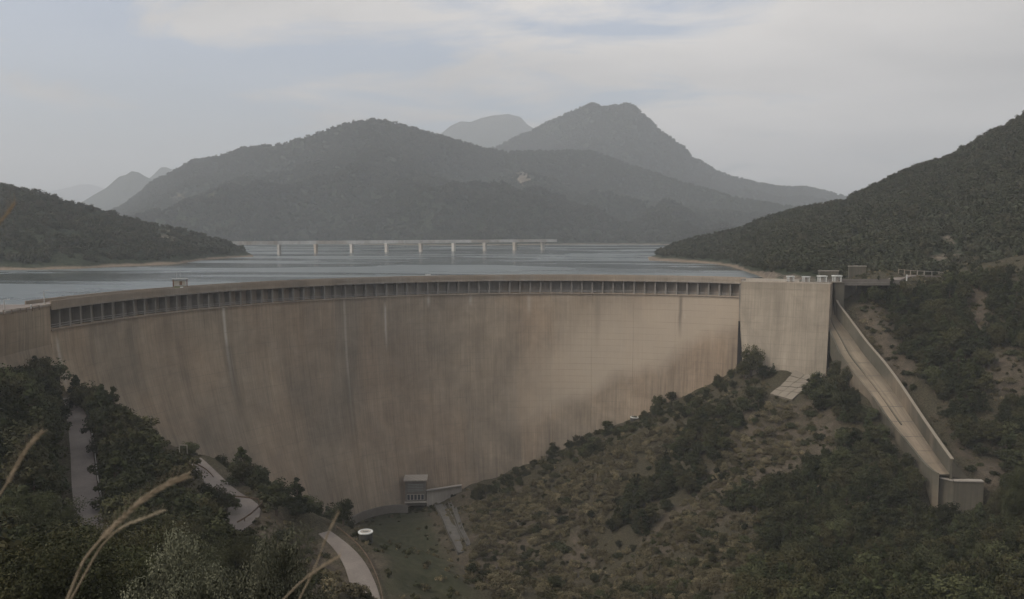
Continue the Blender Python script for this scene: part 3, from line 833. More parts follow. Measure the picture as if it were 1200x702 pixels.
# deck, with its parapets; the road widens on the left abutment
ad = np.linspace(A0, A1, 200)
dk = MB(); dk.sweep(apath(ad, 0.0, 0), [(0, -1.2), (0, 0), (6.8, 0), (6.8, -1.2)])
dpart(dk.build('deck', M['deck']))
pv = MB(); pv.sweep(apath(ad, 0.0, 0), [(0.5, 0.004), (0.5, 0.05), (6.3, 0.05), (6.3, 0.004)])
dpart(pv.build('road_surface', M['asphalt']))
pa = MB(); pa.sweep(apath(ad, 0.0, 0), [(-0.08, 0.003), (-0.08, 0.95), (0.28, 0.95), (0.28, 0.003)])
dpart(pa.build('parapet', M['deck']))
pa = MB(); pa.sweep(apath(ad, 0.0, 0), [(6.5, 0.003), (6.5, 0.95), (6.86, 0.95), (6.86, 0.003)])
dpart(pa.build('parapet', M['deck']))
cp = MB(); cp.sweep(apath(ad, 0.0, 0), [(-0.14, -1.35), (-0.14, -0.95), (-0.003, -0.95), (-0.003, -1.35)])
dpart(cp.build('deck_edge', M['pier']))

# left abutment: solid block that carries the widened road
al = np.linspace(-1.95, A0 - 0.0008, 16); zl = np.r_[np.linspace(-0.02, -6, 3), np.linspace(-10, -70, 14)]
aa, zz_ = np.meshgrid(al, zl, indexing='ij')
off = np.where(zz_ > -9, 0.25, 0.6 - 0.10 * (-9 - zz_) - 0.012 * (-9 - zz_) ** 2)
fr = DP(aa, off, zz_)
bk = DP(al, 15.0, np.full(len(al), -0.02))
grid = np.concatenate([DP(al, 15.0, np.full(len(al), -60.0))[:, None], bk[:, None], fr], 1)
uv = np.stack([np.repeat(al[:, None] * R0, grid.shape[1], 1), grid[..., 2]], -1)
nu, nv = grid.shape[:2]
tri = [(i * nv, i * nv + k, i * nv + k + 1) for i in (0, nu - 1) for k in range(1, nv - 1)]
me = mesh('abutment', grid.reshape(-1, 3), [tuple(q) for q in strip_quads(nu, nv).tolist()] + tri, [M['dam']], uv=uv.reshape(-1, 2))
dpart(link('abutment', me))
ll = MB(); ll.sweep(apath(al, 0, 0), [(0.7, 0.01), (0.7, 0.06), (14.6, 0.06), (14.6, 0.01)])
dpart(ll.build('road_surface', M['asphalt']))
ll = MB(); ll.sweep(apath(al, 0, 0), [(-0.1, -0.25), (-0.1, 0.28), (0.5, 0.28), (0.5, -0.25)])
dpart(ll.build('kerb', M['pale']))
ll = MB(); ll.sweep(apath(al[4:], 0, 0), [(14.7, 0.0), (14.7, 0.9), (15.0, 0.9), (15.0, 0.0)])
dpart(ll.build('parapet', M['deck']))

# right gravity abutment block
bt0 = U(868.6, 332.5, z=-0.9)[:2]; bt1 = U(973, 335.5, z=-0.9)[:2]
bdir = (bt1 - bt0) / np.linalg.norm(bt1 - bt0); bn = np.array([bdir[1], -bdir[0]])       # toward the camera side
if bn[1] > 0: bn = -bn
BL = np.linalg.norm(bt1 - bt0)
us = np.linspace(0, 1, 24); zb = np.r_[-0.1, -1.6, np.linspace(-3, -48, 26)]
def bface(u, z, extra=0.0):
    d = np.maximum(-np.asarray(z, float) - 3, 0)
    o_ = 0.11 * d + 0.0035 * d * d * (0.4 + 0.6 * (1 - u)) + extra
    gap = np.clip((d - 9) * 0.14, 0, 3.2) * (1 - np.clip(np.asarray(u, float) * 6, 0, 1))
    x = bt0[0] + bdir[0] * (BL * u + gap) + bn[0] * o_; y = bt0[1] + bdir[1] * (BL * u + gap) + bn[1] * o_
    return np.stack(np.broadcast_arrays(x, y, z), -1).astype(float)
def bpt_(m_, o_, z): return (bt0[0] + bdir[0] * m_ + bn[0] * o_, bt0[1] + bdir[1] * m_ + bn[1] * o_, z)
uu, zz_ = np.meshgrid(us, zb, indexing='ij')
fr = bface(uu, zz_)
bk0 = bface(us, np.full(len(us), -0.1)) - np.array([bn[0] * 9, bn[1] * 9, 0]); bk1 = bk0.copy(); bk1[:, 2] = -48
grid = np.concatenate([bk1[:, None], bk0[:, None], fr], 1)
uv = np.stack([np.repeat((us * BL + 160)[:, None], grid.shape[1], 1), grid[..., 2]], -1)
nu, nv = grid.shape[:2]
ends = [(i * nv, i * nv + k, i * nv + k + 1) for i in (0, nu - 1) for k in range(1, nv - 1)]
me = mesh('abutment', grid.reshape(-1, 3), [tuple(q) for q in strip_quads(nu, nv).tolist()] + ends, [M['block']], uv=uv.reshape(-1, 2))
dpart(link('abutment', me, label='pale sloping concrete block at the right end of the dam'))
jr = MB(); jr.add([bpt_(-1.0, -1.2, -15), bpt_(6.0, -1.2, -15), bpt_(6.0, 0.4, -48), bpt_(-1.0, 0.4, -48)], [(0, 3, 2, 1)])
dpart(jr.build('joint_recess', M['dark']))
jf = MB(); jf.add([bpt_(-0.7, -0.35, -15), bpt_(2.5, -0.35, -15), bpt_(2.5, -0.35, -1.3), bpt_(-0.7, -0.35, -1.3), bpt_(-0.7, -2.35, -15), bpt_(2.5, -2.35, -15), bpt_(2.5, -2.35, -1.3), bpt_(-0.7, -2.35, -1.3)],
       [(0, 1, 2, 3), (3, 2, 6, 7), (5, 4, 7, 6), (4, 0, 3, 7), (1, 5, 6, 2), (4, 5, 1, 0)])
dpart(jf.build('joint_filler', M['pier']))
# coping, road kerb and railing on the block
def bpt(u, o_, z):
    return (bt0[0] + bdir[0] * BL * u + bn[0] * o_, bt0[1] + bdir[1] * BL * u + bn[1] * o_, z)
cb = MB()
cb.bar(bpt(0, -0.2, 0.1), bpt(1.0, -0.2, 0.1), 0.5, 0.4)
dpart(cb.build('coping', M['pale']))
cb = MB(); cb.bar(bpt(0, -8.6, 0.35), bpt(0.62, -8.6, 0.35), 0.35, 0.9)
dpart(cb.build('parapet', M['pale']))
cb = MB()
for z in (0.75, 1.15): cb.bar(bpt(0.02, -0.3, z), bpt(0.98, -0.3, z), 0.07)
for u in np.linspace(0.02, 0.98, 14): cb.bar(bpt(u, -0.3, 0.2), bpt(u, -0.3, 1.18), 0.07)
dpart(cb.build('railing', M['galv']))

# bottom outlet house at the foot of the wall
vh = empty('valve_house', tuple(U(487, 588, Y=297)), rz=0.06, label='small grey concrete valve house with dark windows at the foot of the dam', category='building')
b_ = MB(); b_.box((0, 3.2, -1.5), 7.6, 6.0, 9.4)
b_.build('wall', M['house'], vh)
b_ = MB(); b_.box((0, 3.2, 7.905), 8.8, 7.2, 0.45); b_.build('roof', M['pale'], vh)
b_ = MB(); b_.box((0, -0.2, -0.3), 8.2, 0.9, 0.35); b_.build('sill', M['pale'], vh)
wm_ = MB(); wm_.box((0, 0, 0), 0.95, 0.1, 2.0); wme = wm_.me('window', M['glass'])
fm_ = MB()
fo_, fi_ = [(-0.62, -0.14), (0.62, -0.14), (0.62, 2.14), (-0.62, 2.14)], [(-0.47, 0.0), (0.47, 0.0), (0.47, 2.0), (-0.47, 2.0)]
fm_.add([(x, -0.16, z) for x, z in fo_] + [(x, -0.16, z) for x, z in fi_] + [(x, 0.02, z) for x, z in fo_] + [(x, 0.02, z) for x, z in fi_],
        [f_ for k_ in range(4) for f_ in ((k_, (k_ + 1) % 4, 4 + (k_ + 1) % 4, 4 + k_), (4 + k_, 4 + (k_ + 1) % 4, 12 + (k_ + 1) % 4, 12 + k_), (8 + k_, 8 + (k_ + 1) % 4, (k_ + 1) % 4, k_))])
fme = fm_.me('frame', M['pale'])
for x in (-2.6, -1.3, 0, 1.3, 2.6):
    w_ = link('window', wme, vh, (x, 0.17, 0.7)); link('frame', fme, w_, (0, 0, 0))
lv = MB(); lv.box((0, 0, 0), 5.8, 0.16, 0.22); lme = lv.me('louvre', M['grey_metal'])
for k_ in range(5): link('louvre', lme, vh, (0, 0.1, 4.0 + k_ * 0.62))
# retaining wall with a ledge, right of it
p0, p1 = U(500, 588, Y=299), U(541, 583, Y=306)
rw = empty('retaining_wall', tuple(p0), label='pale retaining wall with a dark ledge right of the valve house', category='wall')
b_ = MB(); v_ = p1 - p0
b_.add([(0, 0, -2), (v_[0], v_[1], -2), (v_[0], v_[1], 4.2), (0, 0, 4.4), (0, 1.5, -2), (v_[0], v_[1] + 1.5, -2), (v_[0], v_[1] + 1.5, 4.2), (0, 1.5, 4.4)],
       [(0, 1, 2, 3), (3, 2, 6, 7), (5, 4, 7, 6), (4, 0, 3, 7), (1, 5, 6, 2)])
b_.build('wall', M['pale'], rw)
b_ = MB(); b_.bar((0, -0.5, 4.4), (v_[0], v_[1] - 0.5, 4.2), 1.0, 0.35); b_.build('ledge', M['recess'], rw)

# curved end wall of the stilling basin
cw = [U(x, y, Y=Y) for x, y, Y in [(413, 606, 270), (424, 600, 280), (440, 595, 287), (456, 592, 291), (470, 591, 293), (478, 592, 294)]]
cwd = dens(cw, 1.5)
b_ = MB()
for p, q in zip(cwd[:-1], cwd[1:]):
    n = np.array([-(q - p)[1], (q - p)[0], 0]); n = n / np.linalg.norm(n) * 0.5
    b_.add([p + (0, 0, -3), q + (0, 0, -3), q + (0, 0, 0), p + (0, 0, 0), p + n + (0, 0, -3), q + n + (0, 0, -3), q + n, p + n],
           [(0, 1, 2, 3), (3, 2, 6, 7), (5, 4, 7, 6)])
o = b_.build('basin_wall', M['house']); o['label'] = 'low curved concrete wall round the grassed basin below the dam'; o['category'] = 'wall'

# concrete apron under the right abutment, joint lines recessed between its slabs
apr = empty('concrete_apron', tuple(U(935, 448, Y=283)), label='sloping pale concrete apron at the foot of the right abutment', category='apron')
corner = [np.array(U(902, 462, Y=274)), np.array(U(928, 469, Y=270)), np.array(U(972, 436, Y=286)), np.array(U(931, 430, Y=288))]
def quadp(u, v): return (corner[0] * (1 - u) + corner[1] * u) * (1 - v) + (corner[3] * (1 - u) + corner[2] * u) * v
org = np.array(apr.location)
nrm = np.cross(corner[1] - corner[0], corner[3] - corner[0]); nrm = nrm / np.linalg.norm(nrm)
if nrm[2] < 0: nrm = -nrm
for i in range(3):
    for j in range(5):
        g = 0.009
        q = [quadp(u, v) - org for u, v in [(i / 3 + g, j / 5 + g), ((i + 1) / 3 - g, j / 5 + g), ((i + 1) / 3 - g, (j + 1) / 5 - g), (i / 3 + g, (j + 1) / 5 - g)]]
        hq = [float(H(p[0] + org[0], p[1] + org[1])) - org[2] for p in q]
        q = [np.array([p[0], p[1], 0.35 * p[2] + 0.65 * h_ + 0.25]) for p, h_ in zip(q, hq)]
        lift = nrm * (0.35 + random.uniform(-0.05, 0.05))
        b_ = MB(); b_.add([p - nrm * 2.5 for p in q] + [p + lift for p in q], [(4, 5, 6, 7), (0, 1, 5, 4), (1, 2, 6, 5), (2, 3, 7, 6), (3, 0, 4, 7), (3, 2, 1, 0)])
        b_.build('slab', M['block'], apr)

# ------------------------------------------------------------------ spillway chute
sp = empty('spillway_chute', tuple(chC[-1]), label='long steep concrete spillway chute with stained floor running down the right bank', category='spillway')
so = np.array(sp.location)
def dsty(P, n=6):
    out = [P[0]]
    t = np.arange(len(P)); tt = np.linspace(0, len(P) - 1, (len(P) - 1) * n + 1)
    R = np.stack([np.interp(tt, t, P[:, k]) for k in range(3)], -1)
    for _ in range(6): R[1:-1] = (R[:-2] + 2 * R[1:-1] + R[2:]) / 4
    return R
cL, cR = dsty(chL), dsty(chR)
zavg = (cL[:, 2] + cR[:, 2]) / 2
cL[:, 2] = zavg; cR[:, 2] = zavg
run = np.r_[0, np.cumsum(np.linalg.norm(np.diff((cL + cR) / 2, axis=0), axis=1))]
NC = 9
ws = np.linspace(0, 1, NC)
fl = cL[:, None] * (1 - ws)[None, :, None] + cR[:, None] * ws[None, :, None]
uv = np.stack([np.repeat((ws * 10)[None, :], len(cL), 0), np.repeat((run * 0.9)[:, None], NC, 1)], -1)
sub = fl - so; sub2 = sub.copy(); sub2[..., 2] -= 0.12
me = mesh('chute_bed', sub2.reshape(-1, 3), strip_quads(len(cL), NC, flip=True), [M['ramp']], uv=uv.reshape(-1, 2)); link('chute_bed', me, sp)
for i in range(0, len(cL) - 1, 4):
    j = min(i + 4, len(cL) - 1)
    for c0_, c1_ in ((0, 3), (3, 8)):
        g4 = sub[i:j + 1, c0_:c1_ + 1].copy(); u4 = uv[i:j + 1, c0_:c1_ + 1]
        g4[0] += (g4[1] - g4[0]) * 0.06; g4[-1] += (g4[-2] - g4[-1]) * 0.06
        g4[:, 0] += (g4[:, 1] - g4[:, 0]) * 0.05; g4[..., 2] += random.uniform(-0.02, 0.02)
        me = mesh('floor_slab', g4.reshape(-1, 3), strip_quads(j - i + 1, c1_ - c0_ + 1, flip=True), [M['chute']], uv=u4.reshape(-1, 2)); link('floor_slab', me, sp)
def wallstrip(name, line, side, hgt, low, thick, m, nseg=1):
    hgt = np.broadcast_to(hgt, (len(line),)); low = np.broadcast_to(low, (len(line),))
    b_ = MB()
    P = []
    for k_, p in enumerate(line):
        d = line[min(k_ + 1, len(line) - 1)] - line[max(k_ - 1, 0)]
        n = np.array([d[1], -d[0]]); n = n / (np.linalg.norm(n) + 1e-9) * side
        q = p - so
        P.append([(q[0], q[1], q[2] - low[k_]), (q[0], q[1], q[2] + hgt[k_]), (q[0] + n[0] * thick, q[1] + n[1] * thick, q[2] + hgt[k_]), (q[0] + n[0] * thick, q[1] + n[1] * thick, q[2] - low[k_])])
    V_ = [v for r in P for v in r]; F_ = []
    for i in range(len(P) - 1):
        for k_ in range(4):
            F_.append((i * 4 + k_, (i + 1) * 4 + k_, (i + 1) * 4 + (k_ + 1) % 4, i * 4 + (k_ + 1) % 4))
    F_ += [(0, 1, 2, 3), tuple(len(P) * 4 - 4 + k_ for k_ in (3, 2, 1, 0))]
    b_.add(V_, F_)
    return b_.build(name, m, sp)
# which plan side is outward for the right edge (away from the left one)
dR = cR[10] - cR[8]; nR = np.array([dR[1], -dR[0]]); sgn = 1 if np.dot(nR, (cR[9] - cL[9])[:2]) > 0 else -1
hR = np.minimum(np.interp(np.arange(len(cR)), [0, 12, 24, 40, len(cR) - 1], [5.2, 5.4, 4.9, 5.0, 4.2]), np.maximum(-1.3 - cR[:, 2], 0.3))
SEG = 8
for i in range(0, len(cR) - 1, SEG):
    j = min(i + SEG, len(cR) - 1)
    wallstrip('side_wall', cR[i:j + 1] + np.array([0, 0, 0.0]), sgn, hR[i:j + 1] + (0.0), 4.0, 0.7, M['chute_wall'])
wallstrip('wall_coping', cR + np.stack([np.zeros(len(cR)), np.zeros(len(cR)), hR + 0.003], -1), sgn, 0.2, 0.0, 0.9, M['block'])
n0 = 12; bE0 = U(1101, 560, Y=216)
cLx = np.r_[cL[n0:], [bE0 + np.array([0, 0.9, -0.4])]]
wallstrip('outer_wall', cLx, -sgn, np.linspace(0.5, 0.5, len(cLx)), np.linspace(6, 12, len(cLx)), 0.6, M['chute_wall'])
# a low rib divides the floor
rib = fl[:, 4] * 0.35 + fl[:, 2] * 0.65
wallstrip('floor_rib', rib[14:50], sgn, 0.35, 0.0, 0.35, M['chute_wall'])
# flip bucket at the end: floor turns up behind a thick end block
e0, e1 = cL[-1], cR[-1]
bE = [U(1101, 560, Y=216) , U(1118, 564, Y=214.5), U(1140, 564.5, Y=214), U(1153, 565, Y=213.5)]
b_ = MB()
for p, q in zip(bE[:-1], bE[1:]):
    pl, ql = p - so, q - so
    b_.add([pl + (0, 0, -13), ql + (0, 0, -13), ql, pl, pl + (0, 2.0, -13), ql + (0, 2.0, -13), ql + (0, 2.0, 0), pl + (0, 2.0, 0)],
           [(0, 1, 2, 3), (3, 2, 6, 7), (5, 4, 7, 6), (4, 0, 3, 7), (1, 5, 6, 2)])
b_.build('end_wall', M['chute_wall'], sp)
b_ = MB()
for p, q in zip(bE[:-1], bE[1:]):
    b_.bar(p - so + (0, 0.6, 0.15), q - so + (0, 0.6, 0.15), 1.7, 0.35)
b_.build('end_coping', M['pale'], sp)
# floor carried on to the lip
lipL, lipR = bE[0] + (0, 1.6, -0.05), bE[2] + (0, 1.6, -0.05)
b_ = MB()
m1, m2 = e0 - so, e1 - so
b_.add([m1, m2, lipR - so, lipL - so], [(0, 1, 2, 3)]); b_.add([m2, e1 + (0, 0, 4.2) - so, lipR + (0, 0, 0.3) - so, lipR - so], [(0, 1, 2, 3)])
b_.build('bucket_floor', M['chute_wall'], sp)

# bridge deck over the spillway head, and the walls under it
sb = empty('spillway_bridge', tuple(U(1015, 332, Y=300)), label='grey concrete road bridge over the head of the spillway', category='bridge')
bo = np.array(sb.location)
q0, q1 = U(973, 331, Y=297.5), U(1049, 331, Y=299.5)
q0[2] = q1[2] = -0.55
b_ = MB(); b_.bar(q0 - bo, q1 - bo, 7.0, 1.1); b_.build('deck', M['house'], sb)
b_ = MB(); b_.bar(q0 - bo + (0, -3.4, 1.05), q1 - bo + (0, -3.4, 1.05), 0.3, 0.8); b_.build('parapet', M['house'], sb)
b_ = MB(); b_.bar(q0 - bo + (0, 3.4, 1.05), q1 - bo + (0, 3.4, 1.05), 0.3, 0.8); b_.build('parapet', M['house'], sb)
for x0, x1, z0 in ((986, 1003, -9), (1005.5, 1022, -8.5), (1024.5, 1041, -7.5)):
    a_, c_ = U(x0, 333, Y=301), U(x1, 333, Y=301.6)
    b_ = MB(); b_.add([(a_[0] - bo[0], a_[1] - bo[1], z0 - bo[2]), (c_[0] - bo[0], c_[1] - bo[1], z0 - bo[2]), (c_[0] - bo[0], c_[1] - bo[1], -1.15 - bo[2]), (a_[0] - bo[0], a_[1] - bo[1], -1.15 - bo[2]),
                       (a_[0] - bo[0], a_[1] + 1 - bo[1], z0 - bo[2]), (c_[0] - bo[0], c_[1] + 1 - bo[1], z0 - bo[2]), (c_[0] - bo[0], c_[1] + 1 - bo[1], -1.15 - bo[2]), (a_[0] - bo[0], a_[1] + 1 - bo[1], -1.15 - bo[2])],
                      [(0, 1, 2, 3), (4, 7, 6, 5), (0, 3, 7, 4), (1, 5, 6, 2)])
    b_.build('wall_panel', M['house'], sb)

# four gate hoist frames
GATES = [(926, 'leftmost of the four small white hoist frames on the dam crest'), (944, 'second white hoist frame from the left on the dam crest'),
         (962.5, 'white hoist frame just left of the spillway slot'), (980.5, 'white hoist frame just right of the spillway slot')]
f1 = MB()
f1.box((0, 0, 0), 0.42, 0.36, 2.1)
fme = f1.me('frame_post', M['white'])
f2 = MB(); f2.box((0, 0, 2.101), 3.0, 2.5, 0.42); bme_ = f2.me('top_beam', M['white'])
f3 = MB(); f3.box((0, 0, 0.3), 0.9, 1.2, 1.5); f3.box((0, 0, 1.801), 0.4, 0.5, 0.28); hme = f3.me('hoist', M['pale'])
f4 = MB(); f4.box((0, 0, 0), 3.2, 2.9, 0.3); base_me = f4.me('base', M['deck'])
f5 = MB(); f5.bar((0, 0, 1.45), (2.2, 0, 1.45), 0.09); rail_me = f5.me('rail', M['grey_metal'])
post_me = {}
for gi, (gx, lab) in enumerate(GATES):
    p = U(gx, 335.0, Y=292.5 + 0.3 * gi)
    zg = 0.12
    if gx < 970:
        u_ = (gx - 868.6) / (973 - 868.6); q = bpt(u_, -2.8, zg)
    else:
        p = U(gx, 333, Y=293.8); q = (p[0], p[1], zg)
    g_e = empty('gate_hoist', q, label=lab, category='gate hoist', group='white hoist frames on the crest')
    g_e.scale = (0.82, 0.82, 0.86) if gi < 2 else (1, 1, 1.02)
    for nm, m_ in (('base', base_me), ('top_beam', bme_), ('hoist', hme), ('rail', rail_me)):
        link(nm, m_, g_e)
    for sx in (-1.1, 1.1):
        for sy in (-0.9, 0.9): link('frame_post', fme, g_e, (sx, sy, 0))
# valve pier under the right-hand frame
p = U(981, 334, Y=294.5)
b_ = MB(); b_.box((p[0] + 0.4, p[1] + 0.5, -13), 3.4, 4.0, 13.0); o = b_.build('gate_pier', M['chute_wall'], None)
o.parent = sp; o.matrix_parent_inverse = Matrix.Translation(-Vector(sp.location))

# ------------------------------------------------------------------ things on the crest
p = DP(math.atan2(*(U(211, 338, z=0)[:2] - np.array([CX, CY]))), 9.4, -8)
ga = math.atan2(p[0] - CX, p[1] - CY)
gh = empty('gauge_house', (p[0], p[1], 0.0), rz=-ga * 0.35, label='little open pavilion with brown corner posts beside the crest road over the water', category='pavilion')
b_ = MB(); b_.box((0, 0, -9), 4.6, 4.2, 9.3); b_.build('shaft', M['deck'], gh)
b_ = MB(); b_.box((-0.1, 0, 0.301), 3.5, 3.0, 2.3); b_.build('wall', M['building_light'], gh)
for sx, sy in ((-1, -1), (1, -1), (1, 1), (-1, 1)):
    b_ = MB(); b_.box((sx * 2.05, sy * 1.9, 0.301), 0.32, 0.32, 2.7); b_.build('post', M['brown_post'], gh)
b_ = MB(); b_.box((0, 0, 3.003), 5.0, 4.6, 0.22); b_.build('roof', M['grey_metal'], gh)
b_ = MB(); b_.box((0.2, -1.56, 0.5), 0.8, 0.08, 1.9); b_.build('door', M['brown_post'], gh)
b_ = MB(); b_.bar((-1.0, 0, 3.2), (-1.0, 0, 5.4), 0.08); b_.bar((0.1, 0, 3.2), (0.1, 0, 5.9), 0.08); b_.build('antenna', M['galv'], gh)
p = DP(ga - 0.035, 4.2, 0.06)
cabn = empty('service_box', tuple(p), rz=-ga * 0.35, label='olive service box with a white lid left of the crest pavilion', category='cabinet')
b_ = MB(); b_.box((0, 0, 0), 2.6, 1.4, 1.25); b_.build('body', M['leaf_olive'] if False else simple('olive_paint', (0.16, 0.17, 0.09), 0.7, 0.2), cabn)
b_ = MB(); b_.box((0.8, -0.75, 0.2), 0.9, 0.08, 0.8); b_.build('door', M['white'], cabn)
b_ = MB(); b_.box((0, 0, 1.251), 2.8, 1.6, 0.1); b_.build('lid', M['grey_metal'], cabn)

def lamp(px, py, z, H_, label, off=None):
    p = U(px, py, z=z)
    e = empty('lamp_post', tuple(p), label=label, category='lamp post')
    b_ = MB(); b_.tube([(0, 0, 0), (0, 0, H_)], [0.13, 0.08], 8); b_.build('pole', M['galv'], e)
    b_ = MB(); b_.box((0, 0, 0), 0.5, 0.5, 0.35); b_.build('base', M['pale'], e)
    b_ = MB(); b_.bar((0, 0, H_), (0.9, 0, H_ + 0.15), 0.08); b_.box((1.0, 0, H_ + 0.03), 0.55, 0.25, 0.16); b_.build('lamp_head', M['galv'], e)
    return e
lamp(5.5, 367, 0.06, 3.0, 'pale post at the left end of the crest road')
lamp(52, 356.5, 0.06, 3.4, 'thin lamp post behind the left abutment road')
p = U(36.5, 361.5, z=0.06)
b_ = MB(); b_.tube([(0, 0, 0), (0, 0, 0.95), (0, 0, 1.05)], [0.14, 0.14, 0.08], 8)
o = b_.build('bollard', M['white']); o.location = p; o['label'] = 'short white bollard on the left abutment road'; o['category'] = 'bollard'
b_ = MB(); b_.tube([(0, 0, 0.55), (0, 0, 0.7)], [0.15, 0.15], 8); b_.build('band', M['dark'], o)
# railing on the left abutment
lr = empty('railing', tuple(U(30, 366, z=0.06)), label='low two-bar railing along the left abutment road', category='railing')
ro = np.array(lr.location)
pp = [U(x, y, z=0.06) for x, y in ((4, 369.5), (14, 368), (24, 366.8), (31, 366), (38, 364.8), (46, 363))]
for q in pp:
    b_ = MB(); b_.bar(q - ro, q - ro + (0, 0, 1.1), 0.14); b_.build('post', M['rust_rail'], lr)
for h in (0.6, 1.05):
    b_ = MB()
    for q, r in zip(pp[:-1], pp[1:]): b_.bar(q - ro + (0, 0, h), r - ro + (0, 0, h), 0.09)
    b_.build('bar', M['rust_rail'], lr)
# small white notice on the crest parapet
a_ = math.atan2(*(U(514, 325.5, z=0.9)[:2] - np.array([CX, CY])))
p = DP(a_, 5.5, 0.05)
ve = empty('notice_board', tuple(p), rz=-a_, label='small white board above the middle of the crest road', category='board')
b_ = MB(); b_.box((0, 0, 0.9), 2.3, 0.12, 0.6); b_.build('panel', M['white'], ve)
for sx in (-0.8, 0.8):
    b_ = MB(); b_.box((sx, 0.1, 0), 0.1, 0.1, 1.4); b_.build('post', M['galv'], ve)
# marker posts and white fence on the right bank road
p = U(1062.5, 327.5, Y=303)
mk = empty('marker_post', tuple(p), label='single white marker post on bare ground by the right bank road', category='post')
b_ = MB(); b_.box((0, 0, -0.5), 0.3, 0.3, 2.3); b_.build('pole', M['white'], mk)
b_ = MB(); b_.box((0, 0, 1.801), 0.4, 0.4, 0.1); b_.build('cap', M['grey_metal'], mk)
wf = empty('road_fence', tuple(U(1080, 320, Y=318)), label='pale post and rail fence along the right bank road', category='fence')
fo = np.array(wf.location)
FP = [U(x, y, Y=Y) for x, y, Y in ((1053, 318.5, 313), (1060, 319.3, 313.5), (1067, 319.8, 314), (1075, 320.3, 315), (1083, 320.6, 316), (1092, 321, 318), (1100, 321.6, 320), (1108, 322.6, 321), (1115, 324.3, 321))]
for q in FP:
    b_ = MB(); b_.bar(q - fo + (0, 0, -1), q - fo + (0, 0, 1.15), 0.28); b_.build('post', M['pale'], wf)
for q, r in zip(FP[:-1], FP[1:]):
    b_ = MB(); b_.bar(q - fo + (0, 0, 0.95), r - fo + (0, 0, 0.95), 0.14, 0.22); b_.build('rail', M['pale'], wf)
rr = [U(x, y, Y=Y) for x, y, Y in ((1040, 331, 301), (1050, 326, 307), (1065, 322.5, 313), (1085, 322.6, 317), (1105, 324, 320), (1125, 326, 322), (1160, 328, 324), (1230, 326, 330))]

p = U(889, 313.5, Y=430)
hu = empty('shore_hut', tuple(p), rz=0.2, label='tiny pale hut on the far bank above the right end of the dam', category='hut')
b_ = MB(); b_.box((0, 0, -1.5), 3.0, 2.4, 4.4); b_.build('wall', M['building_light'], hu)
b_ = MB(); b_.box((0, 0, 2.901), 3.6, 3.0, 0.3); b_.build('roof', M['pale_bridge'], hu)
b_ = MB(); b_.box((0.3, -1.23, 0.0), 0.8, 0.08, 1.9); b_.build('door', M['grey_metal'], hu)
for x0, x1, yt, lab in ((961, 981, 318, 'left'), (996, 1013, 312.5, 'right')):
    a_, c_ = U(x0, yt, Y=318), U(x1, yt, Y=320)
    rwb = empty('bank_wall', ((a_[0] + c_[0]) / 2, (a_[1] + c_[1]) / 2, -2), label='stained concrete retaining wall behind the %s part of the spillway head' % lab, category='wall')
    b_ = MB(); b_.box((0, 0, 0), c_[0] - a_[0], 1.2, a_[2] + 2); b_.build('wall', M['chute_wall'], rwb)
    b_ = MB(); b_.box((0, 0, a_[2] + 2.003), c_[0] - a_[0] + 0.3, 1.5, 0.3); b_.build('coping', M['pale'], rwb)
# roads ----------------------------------------------------------------
def road(name, path, w, taper=None):
    V_, F_ = [], []
    n = len(path)
    for i, p in enumerate(path):
        d = path[min(i + 1, n - 1)] - path[max(i - 1, 0)]; nn = np.array([-d[1], d[0]]); nn = nn / np.linalg.norm(nn)
        ww = w if taper is None else np.interp(i / (n - 1), *taper)
        for s_ in (-1, -0.33, 0.33, 1):
            V_.append((p[0] + nn[0] * ww / 2 * s_, p[1] + nn[1] * ww / 2 * s_, p[2] + 0.06 + 0.05 * (1 - s_ * s_)))
        for s_ in (1, -1): V_.append((p[0] + nn[0] * ww / 2 * s_ * 1.02, p[1] + nn[1] * ww / 2 * s_ * 1.02, p[2] - 0.7))
    for i in range(n - 1):
        a, b = i * 6, (i + 1) * 6
        for k_ in range(3): F_.append((a + k_, a + k_ + 1, b + k_ + 1, b + k_))
        F_.append((a + 3, a + 4, b + 4, b + 3)); F_.append((a + 5, a, b, b + 5))
    me = mesh(name, V_, F_, [M['asphalt']], smooth=False)
    return link(name, me, kind='structure')
road('upper_access_road', R_UP, 3.9)
road('middle_access_road', R_MID, 5.2, ([0, 0.6, 0.85, 1], [3.8, 4.4, 7.4, 5.2]))
road('lower_access_road', R_LOW, 5.2, ([0, 0.3, 1], [2.6, 3.8, 5.4]))
road('right_bank_road', dens(rr), 5.0)

def guard(name, label, path, m, every=3, h=0.75, side=0.0, lenp=None):
    """posts and a beam following a line"""
    e = empty(name, tuple(path[0]), label=label, category='guard rail')
    o_ = path[0]
    off_ = []
    for i, p in enumerate(path):
        d = path[min(i + 1, len(path) - 1)] - path[max(i - 1, 0)]; nn = np.array([-d[1], d[0], 0]); nn = nn / np.linalg.norm(nn)
        off_.append(p + nn * side - o_)
    for i in range(0, len(off_), every):
        b_ = MB(); b_.bar(off_[i] + (0, 0, -0.3), off_[i] + (0, 0, h), 0.16); b_.build('post', m, e)
    b_ = MB()
    for q, r in zip(off_[:-1], off_[1:]): b_.bar(q + (0, 0, h - 0.12), r + (0, 0, h - 0.12), 0.08, 0.32)
    b_.build('beam', m, e)
    return e
guard('guard_rail', 'long guard rail on the outer edge of the upper access road', R_UP, M['galv'], 3, 0.75, side=2.2)
hl = dens([U(x, y, z=z) for x, y, z in ((268, 585, -36.6), (280, 584.5, -36.8), (292, 586, -37), (303, 588.5, -37.2))])
guard('guard_rail', 'rusty guard rail along the top of the hairpin bend', hl, M['rust_rail'], 3, 0.8)
